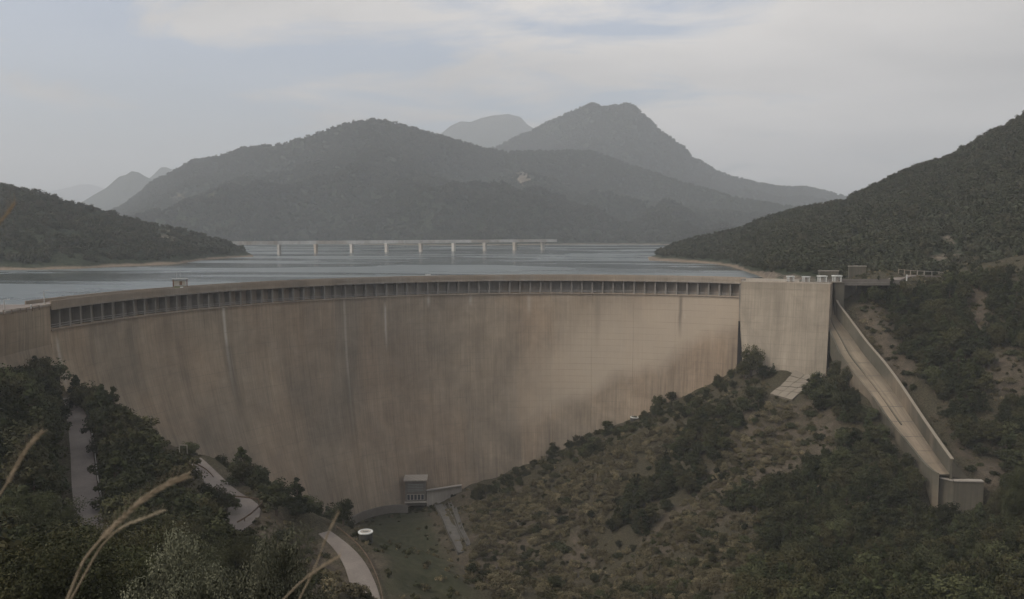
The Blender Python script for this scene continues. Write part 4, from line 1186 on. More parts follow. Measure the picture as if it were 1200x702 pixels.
hl = dens([U(x, y, z=z) for x, y, z in ((307.5, 592, -37.3), (304, 600, -37.5), (296, 607, -37.7), (287, 611.5, -37.9), (278, 616, -38.1))])
guard('guard_rail', 'rusty guard rail curving round the outside of the hairpin', hl, M['rust_rail'], 3, 0.8)
hl = dens([U(x, y, z=z) for x, y, z in ((229, 545, -35.2), (236, 546.5, -35.4), (246, 552, -35.8), (253, 562, -36))])
guard('guard_rail', 'short guard rail above the small visible piece of road under the dam', hl, M['rust_rail'], 3, 0.8, side=-0.5)
guard('guard_rail', 'dark guard rail on the right edge of the lowest road', R_LOW, M['rust_rail'], 3, 0.8, side=2.75)

# round water tank and hydrant cover ------------------------------------
def tank(px, py, Y, r, h, label):
    p = ground_hit(px, py + h * 5.0, 110, 320)
    if p is None: p = U(px, py, Y=Y) - np.array([0, 0, h])
    r = r * p[1] / FPX; print('tank at', p)
    p = p + np.array([0, r, 0.0])
    e = empty('water_tank', (p[0], p[1], p[2]), label=label, category='tank')
    n = 28
    b_ = MB(); b_.tube([(0, 0, -1), (0, 0, h - 0.2)], [r, r], n); b_.build('body', M['tank'], e)
    b_ = MB()
    ring = [(r + 0.1, h - 0.15), (r + 0.1, h + 0.05), (r - 0.3, h + 0.1), (r - 0.3, h - 0.1)]
    V_ = [(q[0] * math.cos(t), q[0] * math.sin(t), q[1]) for t in [2 * math.pi * k / n for k in range(n)] for q in ring]
    F_ = [((i * 4 + k), ((i + 1) % n) * 4 + k, ((i + 1) % n) * 4 + (k + 1) % 4, i * 4 + (k + 1) % 4) for i in range(n) for k in range(4)]
    b_.add(V_, F_); b_.build('rim', M['white'], e)
    b_ = MB(); b_.tube([(0, 0, h - 0.199), (0, 0, h - 0.02)], [r - 0.31, r - 0.31], n); b_.build('lid', M['pale'], e)
    b_ = MB(); b_.box((0, 0, h - 0.019), r * 0.8, 0.25, 0.15); b_.build('hatch', M['grey_metal'], e)
    return e
tank(427, 627, 236, 8.4, 1.7, 'round dark tank with a white rim and lid beside the grassed basin')
tank(745, 488, 296, 5.6, 0.9, 'low round tank with a white lid among shrubs against the dam')
p = U(990, 483, Y=255)

# gantry frame among the trees left of the dam foot
p = U(215, 534, Y=186)
gf = empty('sign_frame', tuple(p), label='pale rectangular frame standing in the trees above the middle road', category='frame')
for sx in (-0.9, 0.9):
    b_ = MB(); b_.box((sx, 0, -1), 0.13, 0.13, 3.6); b_.build('post', M['pale'], gf)
b_ = MB(); b_.box((0, 0, 2.45), 1.93, 0.14, 0.14); b_.build('bar', M['pale'], gf)

# two dark channels (grey concrete gutters) and stepped ramp right of the basin
def ramp_strip(name, label, pts, w, m, hgt=0.4):
    P = [ground_hit(q[0], q[1], q[2] - 40, q[2] + 30) for q in pts]; P = dens([p_ if p_ is not None else U(q[0], q[1], Y=q[2]) for p_, q in zip(P, pts)], 2.0)
    P[:, 2] = np.maximum(P[:, 2], H(P[:, 0], P[:, 1]) + 0.25)
    b_ = MB()
    pth = []
    for i, q in enumerate(P):
        d = P[min(i + 1, len(P) - 1)] - P[max(i - 1, 0)]; n = np.array([-d[1], d[0]]); n = n / np.linalg.norm(n)
        pth.append((q[0], q[1], q[2], n[0], n[1]))
    b_.sweep(pth, [(-w / 2, -1.2), (-w / 2, hgt), (-w / 2 + 0.3, hgt), (-w / 2 + 0.3, 0), (w / 2 - 0.3, 0), (w / 2 - 0.3, hgt), (w / 2, hgt), (w / 2, -1.2)])
    o = b_.build(name, m); o['label'] = label; o['category'] = 'channel'
    return o
ramp_strip('drain_channel', 'straight grey drain channel descending the slope right of the valve house', [(515, 592, 288), (521, 602, 284), (529, 620, 272), (537, 636, 262), (543, 648, 258)], 3.8, M['ramp'])
ramp_strip('drain_channel', 'second narrower grey channel running down beside the straight one', [(527, 590, 288), (534, 604, 282), (541, 622, 272), (549, 640, 260)], 1.5, M['ramp'])

# ------------------------------------------------------------------ viaduct across the reservoir
VB = [(262, 803), (1000, 1010)]
def vY(px): return 798 + (px - 327) * (1012 - 798) / (635 - 327)
va = empty('viaduct', tuple(U(470, 298, Y=vY(470))), label='long low road viaduct on pale piers crossing the reservoir', category='bridge')
vo = np.array(va.location)
def vp(px, z):
    Y = vY(px); X = (px - 600) / FPX * (Y * CP + 10 * SP)
    return np.array([X, Y, z]) - vo
e0_, e1_ = vp(268, 8.0), vp(650, 8.0)
b_ = MB(); b_.bar(e0_, e1_, 8.5, 2.3); b_.build('deck', M['white_deck'], va)
for s_ in (-1, 1):
    n = np.array([-(e1_ - e0_)[1], (e1_ - e0_)[0], 0]); n /= np.linalg.norm(n)
    b_ = MB(); b_.bar(e0_ + n * 4.1 * s_ + (0, 0, 1.66), e1_ + n * 4.1 * s_ + (0, 0, 1.66), 0.25, 1.0); b_.build('parapet', M['white_deck'], va)
ang = math.atan2((e1_ - e0_)[1], (e1_ - e0_)[0])
for px in (327, 370, 412, 453, 493, 531.5, 568, 603, 636):
    q = vp(px, -12)
    b_ = MB(); b_.box(tuple(q), 2.0, 5.2, 18.0, ang + 0.0); b_.box(tuple(q + (0, 0, 18.001)), 2.6, 7.4, 1.2, ang)
    b_.build('pier', M['pale_bridge'], va)

# ------------------------------------------------------------------ vegetation: shapes
def crown_mesh(name, seed, clumps, rx, rz, zc, leaf, per, m, shape='round', spread=1.0, csize=0.34):
    """many small leaf faces gathered in clumps through the crown's volume; unit: metres"""
    r = np.random.default_rng(seed)
    u = r.normal(size=(clumps, 3)); u /= np.linalg.norm(u, axis=1)[:, None]
    rad = r.random(clumps) ** 0.45
    c = u * rad[:, None]
    if shape == 'cone':
        h = r.random(clumps) ** 1.25
        ang = r.random(clumps) * 2 * np.pi; q = (1 - h) ** 0.8 * (0.45 + 0.55 * r.random(clumps)) * 1.05
        c = np.stack([np.cos(ang) * q, np.sin(ang) * q, h * 2 - 1], -1)
    if shape == 'dome':
        c[:, 2] = np.abs(c[:, 2]) * 1.3 - 0.75
    lob = 1 + 0.28 * np.sin(3 * np.arctan2(c[:, 1], c[:, 0]) + seed) + 0.15 * r.normal(size=clumps)
    c[:, :2] *= lob[:, None]
    C = c * [rx, rx, rz] * spread + [0, 0, zc]
    cs = csize * rx * (0.65 + 0.7 * r.random(clumps))
    if shape == 'cone': cs *= np.clip(1.25 - (c[:, 2] + 1) * 0.42, 0.35, 1.2)
    n = clumps * per
    k = np.repeat(np.arange(clumps), per)
    d = r.normal(size=(n, 3)); d /= np.linalg.norm(d, axis=1)[:, None]
    d[:, 2] = d[:, 2] * 0.8 + 0.12
    pos = C[k] + d * cs[k][:, None] * (0.55 + 0.5 * r.random(n))[:, None]
    nrm_ = d + r.normal(size=(n, 3)) * 0.45 + [0, 0, 0.25]; nrm_ /= np.linalg.norm(nrm_, axis=1)[:, None]
    t = np.cross(nrm_, r.normal(size=(n, 3))); t /= np.linalg.norm(t, axis=1)[:, None]
    b = np.cross(nrm_, t)
    sz = leaf * (0.6 + 0.8 * r.random(n))[:, None]
    P = np.stack([pos - t * sz, pos - b * sz * 0.55, pos + t * sz, pos + b * sz * 0.55], 1).reshape(-1, 3)
    tone = np.clip(r.random(clumps)[k] * 0.65 + r.random(n) * 0.35, 0, 1)
    F_ = np.arange(n * 4).reshape(n, 4)
    return mesh(name, P, F_, [m], attr={'tone': np.repeat(tone, 4)})

def trunk_mesh(name, seed, h, r0, limbs=5, crown_r=2.0):
    r = random.Random(seed)
    b_ = MB()
    top = (r.uniform(-0.25, 0.25), r.uniform(-0.25, 0.25), h)
    b_.tube([(0, 0, -0.9), (0.05, 0, h * 0.3), (top[0] * 0.6, top[1] * 0.6, h * 0.65), top], [r0 * 1.25, r0, r0 * 0.7, r0 * 0.25], 6)
    for k in range(limbs):
        z = h * r.uniform(0.35, 0.8); a = 2 * math.pi * k / limbs + r.uniform(-0.4, 0.4); L = crown_r * r.uniform(0.5, 0.85)
        b_.tube([(0, 0, z), (math.cos(a) * L * 0.5, math.sin(a) * L * 0.5, z + L * 0.35), (math.cos(a) * L, math.sin(a) * L, z + L * 0.6)], [r0 * 0.45, r0 * 0.3, r0 * 0.12], 4)
    return b_.me(name, M['bark'])

# (crown mesh, trunk mesh), nominal height given in KH
KINDS = {'pine': [], 'oak': [], 'young': [], 'olive': []}
KH = {'pine': 8.0, 'oak': 6.5, 'young': 4.0, 'olive': 5.0}
for k in range(4):
    KINDS['pine'].append((crown_mesh('pine_crown', 10 + k, 46, 2.3, 3.4, 4.4, 0.21, 75, M['leaf_pine'], 'cone', csize=0.36), trunk_mesh('pine_trunk', k, 6.8, 0.2, 6, 1.7)))
    KINDS['oak'].append((crown_mesh('oak_crown', 30 + k, 42, 2.45, 2.3, 3.9, 0.20, 80, M['leaf_oak'], 'round', csize=0.36), trunk_mesh('oak_trunk', 20 + k, 4.8, 0.22, 6, 2.0)))
for k in range(3):
    KINDS['young'].append((crown_mesh('young_crown', 50 + k, 26, 1.5, 1.55, 2.2, 0.17, 60, M['leaf_oak'], 'round', csize=0.42), trunk_mesh('young_trunk', 40 + k, 2.6, 0.11, 4, 1.1)))
KINDS['big'] = []; KH['big'] = 9.0
for k in range(2):
    KINDS['big'].append((crown_mesh('broad_crown', 70 + k, 120, 3.3, 3.5, 5.2, 0.07, 460, M['leaf_oak'], 'round', csize=0.27), trunk_mesh('broad_trunk', 70 + k, 7.0, 0.24, 8, 2.6)))
for k in range(2):
    KINDS['olive'].append((crown_mesh('silver_crown', 60 + k, 90, 2.3, 2.3, 2.7, 0.048, 420, M['leaf_olive'], 'round', csize=0.30), trunk_mesh('silver_trunk', 60 + k, 3.6, 0.13, 8, 1.9)))
SHRUB = [crown_mesh('shrub_foliage', 80 + k, 22, 1.3, 1.05, 0.95, 0.13, 75, M['leaf_brown'], 'dome', csize=0.45) for k in range(4)]
SHRUBG = [crown_mesh('green_shrub_foliage', 90 + k, 18, 1.3, 0.9, 0.8, 0.16, 60, M['leaf_oak'], 'dome', csize=0.45) for k in range(3)]
FAR = [crown_mesh('far_crown', 100 + k, 9, 1.0, 1.05, 1.0, 0.30, 16, M['leaf_far'], 'round', csize=0.55) for k in range(4)]

# ------------------------------------------------------------------ vegetation: where it grows on the near slopes
ZONES = [  # outline where the trunks stand, chance per 3 m cell, [(kind, weight)], height range, zone key
    ([(500, 600), (516, 612), (545, 650), (560, 705), (438, 705), (452, 668), (480, 690), (440, 650), (428, 616), (470, 598)], 0.0, [], (1, 1), 'none'),
    ([(495, 596), (545, 590), (560, 640), (540, 660), (505, 610)], 0.05, [('shrub', 1)], (0.8, 1.6), 'basin'),
    # bare slopes first
    ([(905, 470), (945, 478), (1000, 500), (985, 530), (940, 530), (890, 560), (850, 600), (790, 640), (760, 640), (830, 560), (870, 500)], 0.88, [('shrub', 6), ('shrubg', 2), ('young', .6)], (1.4, 3.0), 'bare spur'),
    ([(1000, 365), (1040, 352), (1050, 400), (1072, 440), (1068, 470), (1040, 440)], 0.45, [('shrub', 2), ('shrubg', 3), ('young', .8)], (1.2, 3.0), 'chute bank'),
    ([(1128, 335), (1158, 345), (1152, 395), (1132, 395)], 0.35, [('shrub', 1), ('shrubg', 1)], (1, 2.4), 'right bank'),
    ([(1150, 425), (1200, 415), (1200, 460), (1165, 465)], 0.45, [('shrub', 1), ('shrubg', 1), ('young', .5)], (1, 2.8), 'right bank'),
    ([(1135, 550), (1175, 535), (1185, 562), (1150, 572)], 0.45, [('shrub', 1), ('shrubg', 1), ('young', .5)], (1, 2.8), 'right bank'),
    # spur: brown scrub, darker belts
    ([(548, 580), (600, 558), (665, 522), (705, 505), (765, 482), (800, 470), (845, 448), (868, 432), (900, 448), (880, 470), (800, 492), (740, 510), (690, 540), (610, 575), (560, 590)], 0.62, [('young', 2), ('shrubg', 3), ('oak', .25)], (1.8, 4.4), 'dam foot'),
    ([(838, 470), (905, 462), (925, 485), (890, 500), (860, 540), (800, 585), (740, 640), (700, 640), (740, 580), (790, 530)], 0.60, [('oak', 2), ('pine', 1.6), ('young', 1)], (4.0, 7.0), 'gully'),
    ([(560, 590), (610, 575), (690, 540), (740, 512), (830, 488), (790, 530), (745, 575), (700, 640), (650, 640), (560, 640), (540, 610)], 0.95, [('shrub', 8), ('shrubg', 1), ('young', .25)], (1.8, 3.4), 'brown scrub'),
    ([(540, 610), (700, 640), (780, 640), (860, 600), (900, 620), (880, 705), (470, 705), (550, 660)], 0.82, [('shrub', 6), ('shrubg', 2), ('young', 1), ('oak', .3)], (1.2, 3.6), 'lower spur'),
    ([(945, 462), (985, 455), (1000, 470), (1035, 500), (1062, 535), (1085, 560), (1095, 580), (1060, 600), (960, 600), (935, 560), (985, 530), (1000, 500), (945, 478)], 0.85, [('oak', 2.4), ('pine', 1.6), ('young', .5)], (4.2, 7.5), 'wood beside the chute'),
    ([(860, 590), (935, 560), (960, 600), (1095, 590), (1160, 610), (1200, 560), (1260, 560), (1300, 800), (860, 800)], 0.82, [('oak', 2.4), ('pine', 1.5), ('young', .7), ('shrubg', .5)], (4.2, 7.4), 'lower right wood'),
    ([(1005, 352), (1050, 340), (1125, 330), (1200, 322), (1350, 300), (1350, 620), (1200, 600), (1150, 560), (1075, 440), (1050, 400)], 0.82, [('oak', 2.4), ('pine', 2), ('young', .6), ('shrubg', .4)], (4.0, 7.8), 'right bank wood'),
    # left
    ([(-300, 300), (30, 425), (62, 458), (76, 480), (84, 530), (84, 600), (92, 640), (106, 705), (130, 800), (-300, 900)], 0.85, [('oak', 3), ('pine', 1.6), ('young', .3)], (6.0, 9.5), 'left wood'),
    ([(95, 470), (130, 500), (170, 530), (205, 560), (206, 575), (258, 590), (272, 612), (285, 640), (300, 720), (135, 720), (116, 640), (108, 600), (105, 540)], 0.85, [('oak', 3), ('pine', 1.6), ('young', .4)], (5.5, 9.0), 'wood below the upper road'),
    ([(252, 545), (285, 565), (320, 590), (345, 600), (385, 618), (440, 612), (436, 640), (425, 655), (388, 628), (350, 625), (312, 600), (300, 585), (262, 570)], 0.72, [('oak', 2.2), ('pine', 1.4), ('young', 1)], (4.6, 7.6), 'wood by the dam foot'),
    ([(200, 520), (235, 530), (245, 545), (215, 545)], 0.25, [('young', 1), ('shrubg', 2)], (1.5, 3), 'wood by the dam foot'),
    ([(310, 600), (350, 625), (385, 630), (420, 700), (340, 705), (300, 640)], 0.30, [('shrub', 2), ('shrubg', 2), ('young', .5)], (1.2, 2.8), 'bank above the lowest road'),
    ([(438, 640), (460, 655), (500, 700), (440, 705), (428, 660)], 0.55, [('shrubg', 3), ('young', 1)], (1.5, 3.2), 'bank below the lowest road'),
]
cell = 2.6
gx_, gy_ = np.meshgrid(np.arange(-230, 245, cell), np.arange(38, 345, cell), indexing='ij')
n_ = gx_.size
sx_ = gx_.ravel() + RNG.uniform(-1.2, 1.2, n_); sy_ = gy_.ravel() + RNG.uniform(-1.2, 1.2, n_)
sz_ = H(sx_, sy_)
ok = ~in_poly(sx_, sy_, UP)
# not inside the dam, the block, the roads or the chute
ang_ = np.arctan2(sx_ - CX, sy_ - CY); rr_ = np.hypot(sx_ - CX, sy_ - CY)
ok &= ~((ang_ > -1.9) & (ang_ < A1) & (rr_ > R0 + face_off(ang_, np.minimum(sz_, -6.3)) - 1.6))
for r_ in (R_UP, R_MID, R_LOW):
    dd, _ = near_path(r_, sx_, sy_); ok &= dd > 4.0
dd, _ = near_path(list(chC[1:]), sx_, sy_); ok &= dd > 7.6
ud = (sx_ - bt0[0]) * bdir[0] + (sy_ - bt0[1]) * bdir[1]; vd = (sx_ - bt0[0]) * bn[0] + (sy_ - bt0[1]) * bn[1]
ok &= ~((ud > -2) & (ud < BL + 2) & (vd < 8.0))
dd, _ = near_path([U(520, 590, Y=294), U(541, 640, Y=260)], sx_, sy_); ok &= dd > 3.0
ok &= ~((sy_ > 296) & (sx_ > 112) & (sx_ < 152) & (sy_ > 298))
qx, qy = proj(sx_, sy_, sz_)
ok &= ~in_poly(qx, qy, [(898, 458), (930, 428), (972, 430), (966, 446), (928, 472)])
ok &= ~in_poly(qx, qy, [(470, 560), (545, 565), (545, 592), (470, 592)])
ok &= ~((np.hypot(sx_ - U(427, 626, Y=236)[0], sy_ - 236) < 5.0) | (np.hypot(sx_ - U(745, 487, Y=296)[0], sy_ - 296) < 3.0))
PL = []   # (x, y, z, kind, height, zone)
taken = np.zeros(n_, bool)
rnd = RNG.random(n_)
patch = fbm(sx_, sy_, 26, 3, 0.5)
for poly, pr, kinds, (h0, h1), zk in ZONES:
    ins = in_poly(qx, qy, poly) & ok & ~taken
    taken |= ins
    if not kinds: continue
    wts = np.array([w for _, w in kinds], float); wts /= wts.sum()
    p_eff = pr * np.clip(1 + patch * 1.1, 0.35, 1.5)
    for i in np.nonzero(ins & (rnd < p_eff))[0]:
        kd = kinds[RNG.choice(len(kinds), p=wts)][0]
        hh = RNG.uniform(h0, h1)
        if kd == 'pine': hh *= 1.12
        if kd in ('shrub', 'shrubg'): hh = min(hh, 2.9) * 0.85
        if kd == 'young': hh = min(hh, 4.2)
        PL.append((sx_[i], sy_[i], sz_[i], kd, hh, zk))
print('plants', len(PL))

PL = [p for p in PL if not (in_poly(*[np.array([q]) for q in proj(p[0], p[1], p[2])], [(402, 612), (450, 612), (452, 668), (410, 660)])[0] and p[4] > 2.4)]
# keep open what the photograph shows open (road, bends, tank, chute lip)
def opens(p):
    qx0, qy0 = proj(p[0], p[1], p[2]); top = qy0 - p[4] * FPX / p[1]
    hw_ = {'pine': 0.26, 'oak': 0.38, 'young': 0.38, 'shrub': 0.5, 'shrubg': 0.5}[p[3]] * p[4] * FPX / p[1]
    for (x0, y0, x1, y1, Yw) in [(237, 545, 255, 566, 180), (268, 584, 310, 611, 170), (76, 478, 96, 510, 194), (80, 510, 98, 550, 174), (84, 550, 101, 592, 154), (397, 634, 432, 672, 150), (416, 618, 438, 642, 235), (1090, 530, 1150, 588, 212), (472, 560, 540, 592, 298), (415, 592, 475, 606, 285), (508, 600, 546, 640, 265), (905, 438, 930, 462, 276)]:
        if p[1] < Yw + 6 and qx0 + hw_ * 0.8 > x0 and qx0 - hw_ * 0.8 < x1 and top < y1 - 2 and qy0 > y0: return True
    return False
PL = [p for p in PL if not opens(p)]
# which of them show, and how large
P3 = np.array([(p[0], p[1], p[2] + p[4] * 0.8) for p in PL])
vis = np.ones(len(PL), bool)
for t in np.linspace(0.15, 0.97, 70):
    x = P3[:, 0] * t; y = P3[:, 1] * t; z = CAMZ + (P3[:, 2] - CAMZ) * t
    vis &= z > H(x, y) - 0.2
tx, ty = proj(P3[:, 0], P3[:, 1], P3[:, 2])
vis &= (tx > -6) & (tx < 1206) & (ty < 706)
# hidden behind the crowns of nearer trees: a coarse depth buffer
isT = np.array([p[3] not in ('shrub', 'shrubg') for p in PL])
size = np.array([p[4] for p in PL]) / P3[:, 1] * FPX
wid = np.array([{'pine': 0.52, 'oak': 0.8, 'young': 0.8, 'olive': 0.9, 'shrub': 1.4, 'shrubg': 1.4}[p[3]] * p[4] for p in PL]) / P3[:, 1] * FPX
order = np.argsort(P3[:, 1])
buf = np.zeros((360, 640), bool); seen = np.zeros(len(PL))
for i in order:
    w2 = max(1, int(wid[i] / 4)); x0 = int(tx[i] / 2); y0 = int(ty[i] / 2); h2 = max(1, int(size[i] * 0.42))
    xa, xb = max(0, x0 - w2), min(600, x0 + w2); ya, yb = max(0, y0 - max(1, h2 // 4)), min(354, y0 + h2)
    if xb <= xa or yb <= ya: continue
    sub = buf[ya:yb, xa:xb]
    seen[i] = (~sub).sum() if vis[i] else 0
    buf[ya:yb, xa:xb] = True
score = seen.copy()
ti = [i for i in np.argsort(-score) if isT[i] and score[i] >= 4][:290]
si = [i for i in np.argsort(-score) if (not isT[i]) and score[i] >= 3][:285]
chosen = set(ti) | set(si)

TXT = {'left wood': 'steep wood left of the upper road', 'wood below the upper road': 'wood between the upper road and the dam', 'wood by the dam foot': 'wood below the left part of the dam',
       'dam foot': 'green belt along the right foot of the dam', 'gully': 'dark gully of the rocky spur', 'brown scrub': 'brown scrub on the spur below the dam', 'lower spur': 'lower part of the brown spur',
       'wood beside the chute': 'wood left of the spillway chute', 'lower right wood': 'wood below the end of the spillway', 'right bank wood': 'steep wood right of the spillway chute', 'bare spur': 'bare reddish slope below the apron',
       'chute bank': 'bare bank beside the spillway wall', 'right bank': 'bare patches of the right bank', 'bank above the lowest road': 'earth bank above the lowest road', 'bank below the lowest road': 'bank between the lowest road and the lawn', 'basin': 'rocky edge of the grassed basin'}
LAND = [(20, 410, 'the left abutment'), (30, 500, 'the left stalk'), (30, 620, 'the bottom left corner'), (85, 480, 'the road top'), (98, 560, 'the guard rail'), (120, 660, 'the thick stalk'), (150, 520, 'the dam face'), (190, 570, 'the seed tip'),
        (240, 548, 'the upper bend'), (290, 598, 'the hairpin'), (258, 530, 'the lone tree'), (340, 600, 'the dam toe'), (400, 640, 'the lowest road'), (427, 626, 'the round tank'), (487, 580, 'the valve house'), (530, 620, 'the drain channel'),
        (600, 550, 'the wall foot'), (600, 660, 'the bottom centre'), (680, 600, 'the spur middle'), (745, 487, 'the low tank'), (760, 560, 'the brown hollow'), (720, 670, 'the frame bottom'), (820, 460, 'the wall foot at right'), (850, 540, 'the gully'), (880, 420, 'the block joint'),
        (935, 448, 'the concrete apron'), (930, 520, 'the bare slope'), (880, 640, 'the spur foot'), (990, 440, 'the chute middle'), (1030, 520, 'the chute edge'), (980, 600, 'the dark hollow'), (1060, 570, 'the lower chute'), (1125, 580, 'the spillway end'), (1050, 660, 'the bottom right'),
        (1170, 640, 'the right corner'), (1020, 345, 'the road bridge'), (1080, 325, 'the road fence'), (1060, 400, 'the chute wall'), (1140, 370, 'the bare patch'), (1110, 450, 'the wall coping'), (1180, 440, 'the right edge'), (1150, 520, 'the chute foot')]
KN = {'pine': ('pine_tree', 'dark green pine', 'tree'), 'oak': ('oak_tree', 'rounded green oak', 'tree'), 'young': ('young_tree', 'small bushy green tree', 'tree'),
      'shrub': ('shrub', 'brownish dry shrub', 'shrub'), 'shrubg': ('green_shrub', 'low green shrub', 'shrub')}
def place_tree(kd, p, hh, label, group=None, wide=1.0, var=None):
    cm, tm = KINDS[kd][RNG.integers(len(KINDS[kd])) if var is None else var]
    e = empty({'pine': 'pine_tree', 'oak': 'oak_tree', 'young': 'young_tree', 'olive': 'silvery_tree', 'big': 'broad_tree'}[kd], tuple(map(float, p)), rz=float(RNG.random() * 6.28), label=label, category='tree')
    s_ = hh / KH[kd]; e.scale = (s_ * wide, s_ * wide, s_)
    if group: e['group'] = group
    link('trunk', tm, e); link('crown', cm, e)
    return e
for i in chosen:
    x, y, z, kd, hh, zk = PL[i]
    nm, adj, cat = KN[kd]
    szc = ('tall ' if hh > 6.4 else 'medium ' if hh > 4.6 else 'low ') if isT[i] else ('large ' if hh > 2.3 else 'small ')
    qx_, qy_ = proj(x, y, z)
    lm = min(LAND, key=lambda q: math.hypot(qx_ - q[0], qy_ - q[1]))[2]
    lab = szc + adj.replace('small ', '').replace('low ', '') + ' in the ' + TXT[zk] + ', nearest ' + lm
    if len(lab.split()) > 16: lab = szc + adj.replace('small ', '').replace('low ', '') + ', ' + TXT[zk].split(' of ')[0] + ', nearest ' + lm
    if len(lab.split()) > 16: lab = szc + adj.replace('small ', '').replace('low ', '') + ' nearest ' + lm
    grp = nm.replace('_', ' ') + 's of the ' + TXT[zk]
    if isT[i]:
        place_tree('big' if (y < 105 and kd == 'oak') else kd, (x, y, z - 0.2), hh, lab, grp, wide=RNG.uniform(0.95, 1.25))
    else:
        ms = SHRUB if kd == 'shrub' else SHRUBG
        o = link(nm, ms[RNG.integers(len(ms))], None, (x, y, z - 0.15), label=lab, category='shrub', group=grp)
        s_ = hh / 1.9; o.scale = (s_ * RNG.uniform(0.9, 1.4), s_ * RNG.uniform(0.9, 1.4), s_); o.rotation_euler = (0, 0, RNG.random() * 6.28)

# masses: everything past the limit, one object each, instances on points
def mass(name, pts, scl, meshes, **props):
    pts = np.asarray(pts, float)
    me = bpy.data.meshes.new(name)
    me.vertices.add(len(pts)); me.vertices.foreach_set('co', pts.astype(np.float32).ravel())
    for nm, dat in (('scl', scl), ('rot', RNG.random(len(pts)) * 6.28)):
        a = me.attributes.new(nm, 'FLOAT', 'POINT'); a.data.foreach_set('value', np.asarray(dat, dtype=np.float32))
    a = me.attributes.new('pick', 'INT', 'POINT'); a.data.foreach_set('value', RNG.integers(0, len(meshes), len(pts)).astype(np.int32))
    c = bpy.data.collections.new(name + '_shapes')
    for k, m_ in enumerate(meshes):
        c.objects.link(bpy.data.objects.new('%s_shape_%d' % (name, k), m_))
    o = link(name, me, None, None, kind='stuff', **props)
    ng = bpy.data.node_groups.new(name + '_spread', 'GeometryNodeTree')
    ng.interface.new_socket('Geometry', in_out='INPUT', socket_type='NodeSocketGeometry'); ng.interface.new_socket('Geometry', in_out='OUTPUT', socket_type='NodeSocketGeometry')
    N_ = ng.nodes; L_ = ng.links
    gi = N_.new('NodeGroupInput'); go = N_.new('NodeGroupOutput')
    ip = N_.new('GeometryNodeInstanceOnPoints'); ci = N_.new('GeometryNodeCollectionInfo')
    ci.inputs['Collection'].default_value = c; ci.inputs['Separate Children'].default_value = True; ci.inputs['Reset Children'].default_value = True
    def na(nm, dt):
        x = N_.new('GeometryNodeInputNamedAttribute'); x.data_type = dt; x.inputs['Name'].default_value = nm
        return [q for q in x.outputs if q.name == 'Attribute' and q.enabled][0]
    L_.new(gi.outputs[0], ip.inputs['Points']); L_.new(ci.outputs[0], ip.inputs['Instance'])
    ip.inputs['Pick Instance'].default_value = True
    L_.new(na('pick', 'INT'), ip.inputs['Instance Index'])
    cx = N_.new('ShaderNodeCombineXYZ'); L_.new(na('rot', 'FLOAT'), cx.inputs[2]); L_.new(cx.outputs[0], ip.inputs['Rotation'])
    sv = N_.new('ShaderNodeCombineXYZ'); q = na('scl', 'FLOAT')
    for k in range(3): L_.new(q, sv.inputs[k])
    L_.new(sv.outputs[0], ip.inputs['Scale'])
    L_.new(ip.outputs[0], go.inputs[0])
    md = o.modifiers.new('spread', 'NODES'); md.node_group = ng
    return o
def joined(cm, tm, nm):       # crown and trunk in one mesh for the masses
    n1_ = len(cm.vertices); a = np.empty(n1_ * 3, np.float32); cm.vertices.foreach_get('co', a)
    b = np.array([v.co[:] for v in tm.vertices]); tone = np.empty(n1_, np.float32); cm.attributes['tone'].data.foreach_get('value', tone)
    F_ = [(i * 4, i * 4 + 1, i * 4 + 2, i * 4 + 3) for i in range(n1_ // 4)]; nf = len(F_)
    F_ += [tuple(v + n1_ for v in p.vertices) for p in tm.polygons]
    return mesh(nm, np.r_[a.reshape(-1, 3), b], F_, [cm.materials[0], M['bark']], attr={'tone': np.r_[tone, np.zeros(len(b))]}, mat_idx=[0] * nf + [1] * (len(F_) - nf))
rest = [i for i in range(len(PL)) if i not in chosen]
for kds, nm, lab in ((('pine',), 'pine_wood', 'denser dark pines filling the wooded slopes'), (('oak', 'young'), 'oak_wood', 'rounded green trees filling the wooded slopes'),):
    ids = [i for i in rest if PL[i][3] in kds]
    ms = [joined(c_, t_, nm + '_tree') for c_, t_ in KINDS[kds[0]]]
    mass(nm, [(PL[i][0], PL[i][1], PL[i][2] - 0.2) for i in ids], [PL[i][4] / KH[kds[0]] for i in ids], ms, label=lab)
ids = [i for i in rest if PL[i][3] == 'shrub']
mass('dry_scrub', [(PL[i][0], PL[i][1], PL[i][2] - 0.15) for i in ids], [PL[i][4] / 1.9 for i in ids], SHRUB, label='brown scrub covering the spur')
ids = [i for i in rest if PL[i][3] == 'shrubg']
mass('green_scrub', [(PL[i][0], PL[i][1], PL[i][2] - 0.15) for i in ids], [PL[i][4] / 1.9 for i in ids], SHRUBG, label='low green scrub on the slopes')
# low ground cover: small tufts everywhere on the near slopes
ng_ = 26000
ux = RNG.uniform(-150, 230, ng_); uy = RNG.uniform(40, 335, ng_); uz = H(ux, uy)
okc = ~in_poly(ux, uy, UP)
an_ = np.arctan2(ux - CX, uy - CY); okc &= ~((an_ > -1.9) & (an_ < A1) & (np.hypot(ux - CX, uy - CY) > R0 + face_off(an_, np.minimum(uz, -6.3)) - 0.5))
for r_ in (R_UP, R_MID, R_LOW):
    dd, _ = near_path(r_, ux, uy); okc &= dd > 3.3
dd, _ = near_path(list(chC[1:]), ux, uy); okc &= dd > 7.8
qx2, qy2 = proj(ux, uy, uz)
okc &= ~(in_poly(qx2, qy2, BASIN) & (RNG.random(ng_) < 0.72))
ud = (ux - bt0[0]) * bdir[0] + (uy - bt0[1]) * bdir[1]; vd = (ux - bt0[0]) * bn[0] + (uy - bt0[1]) * bn[1]
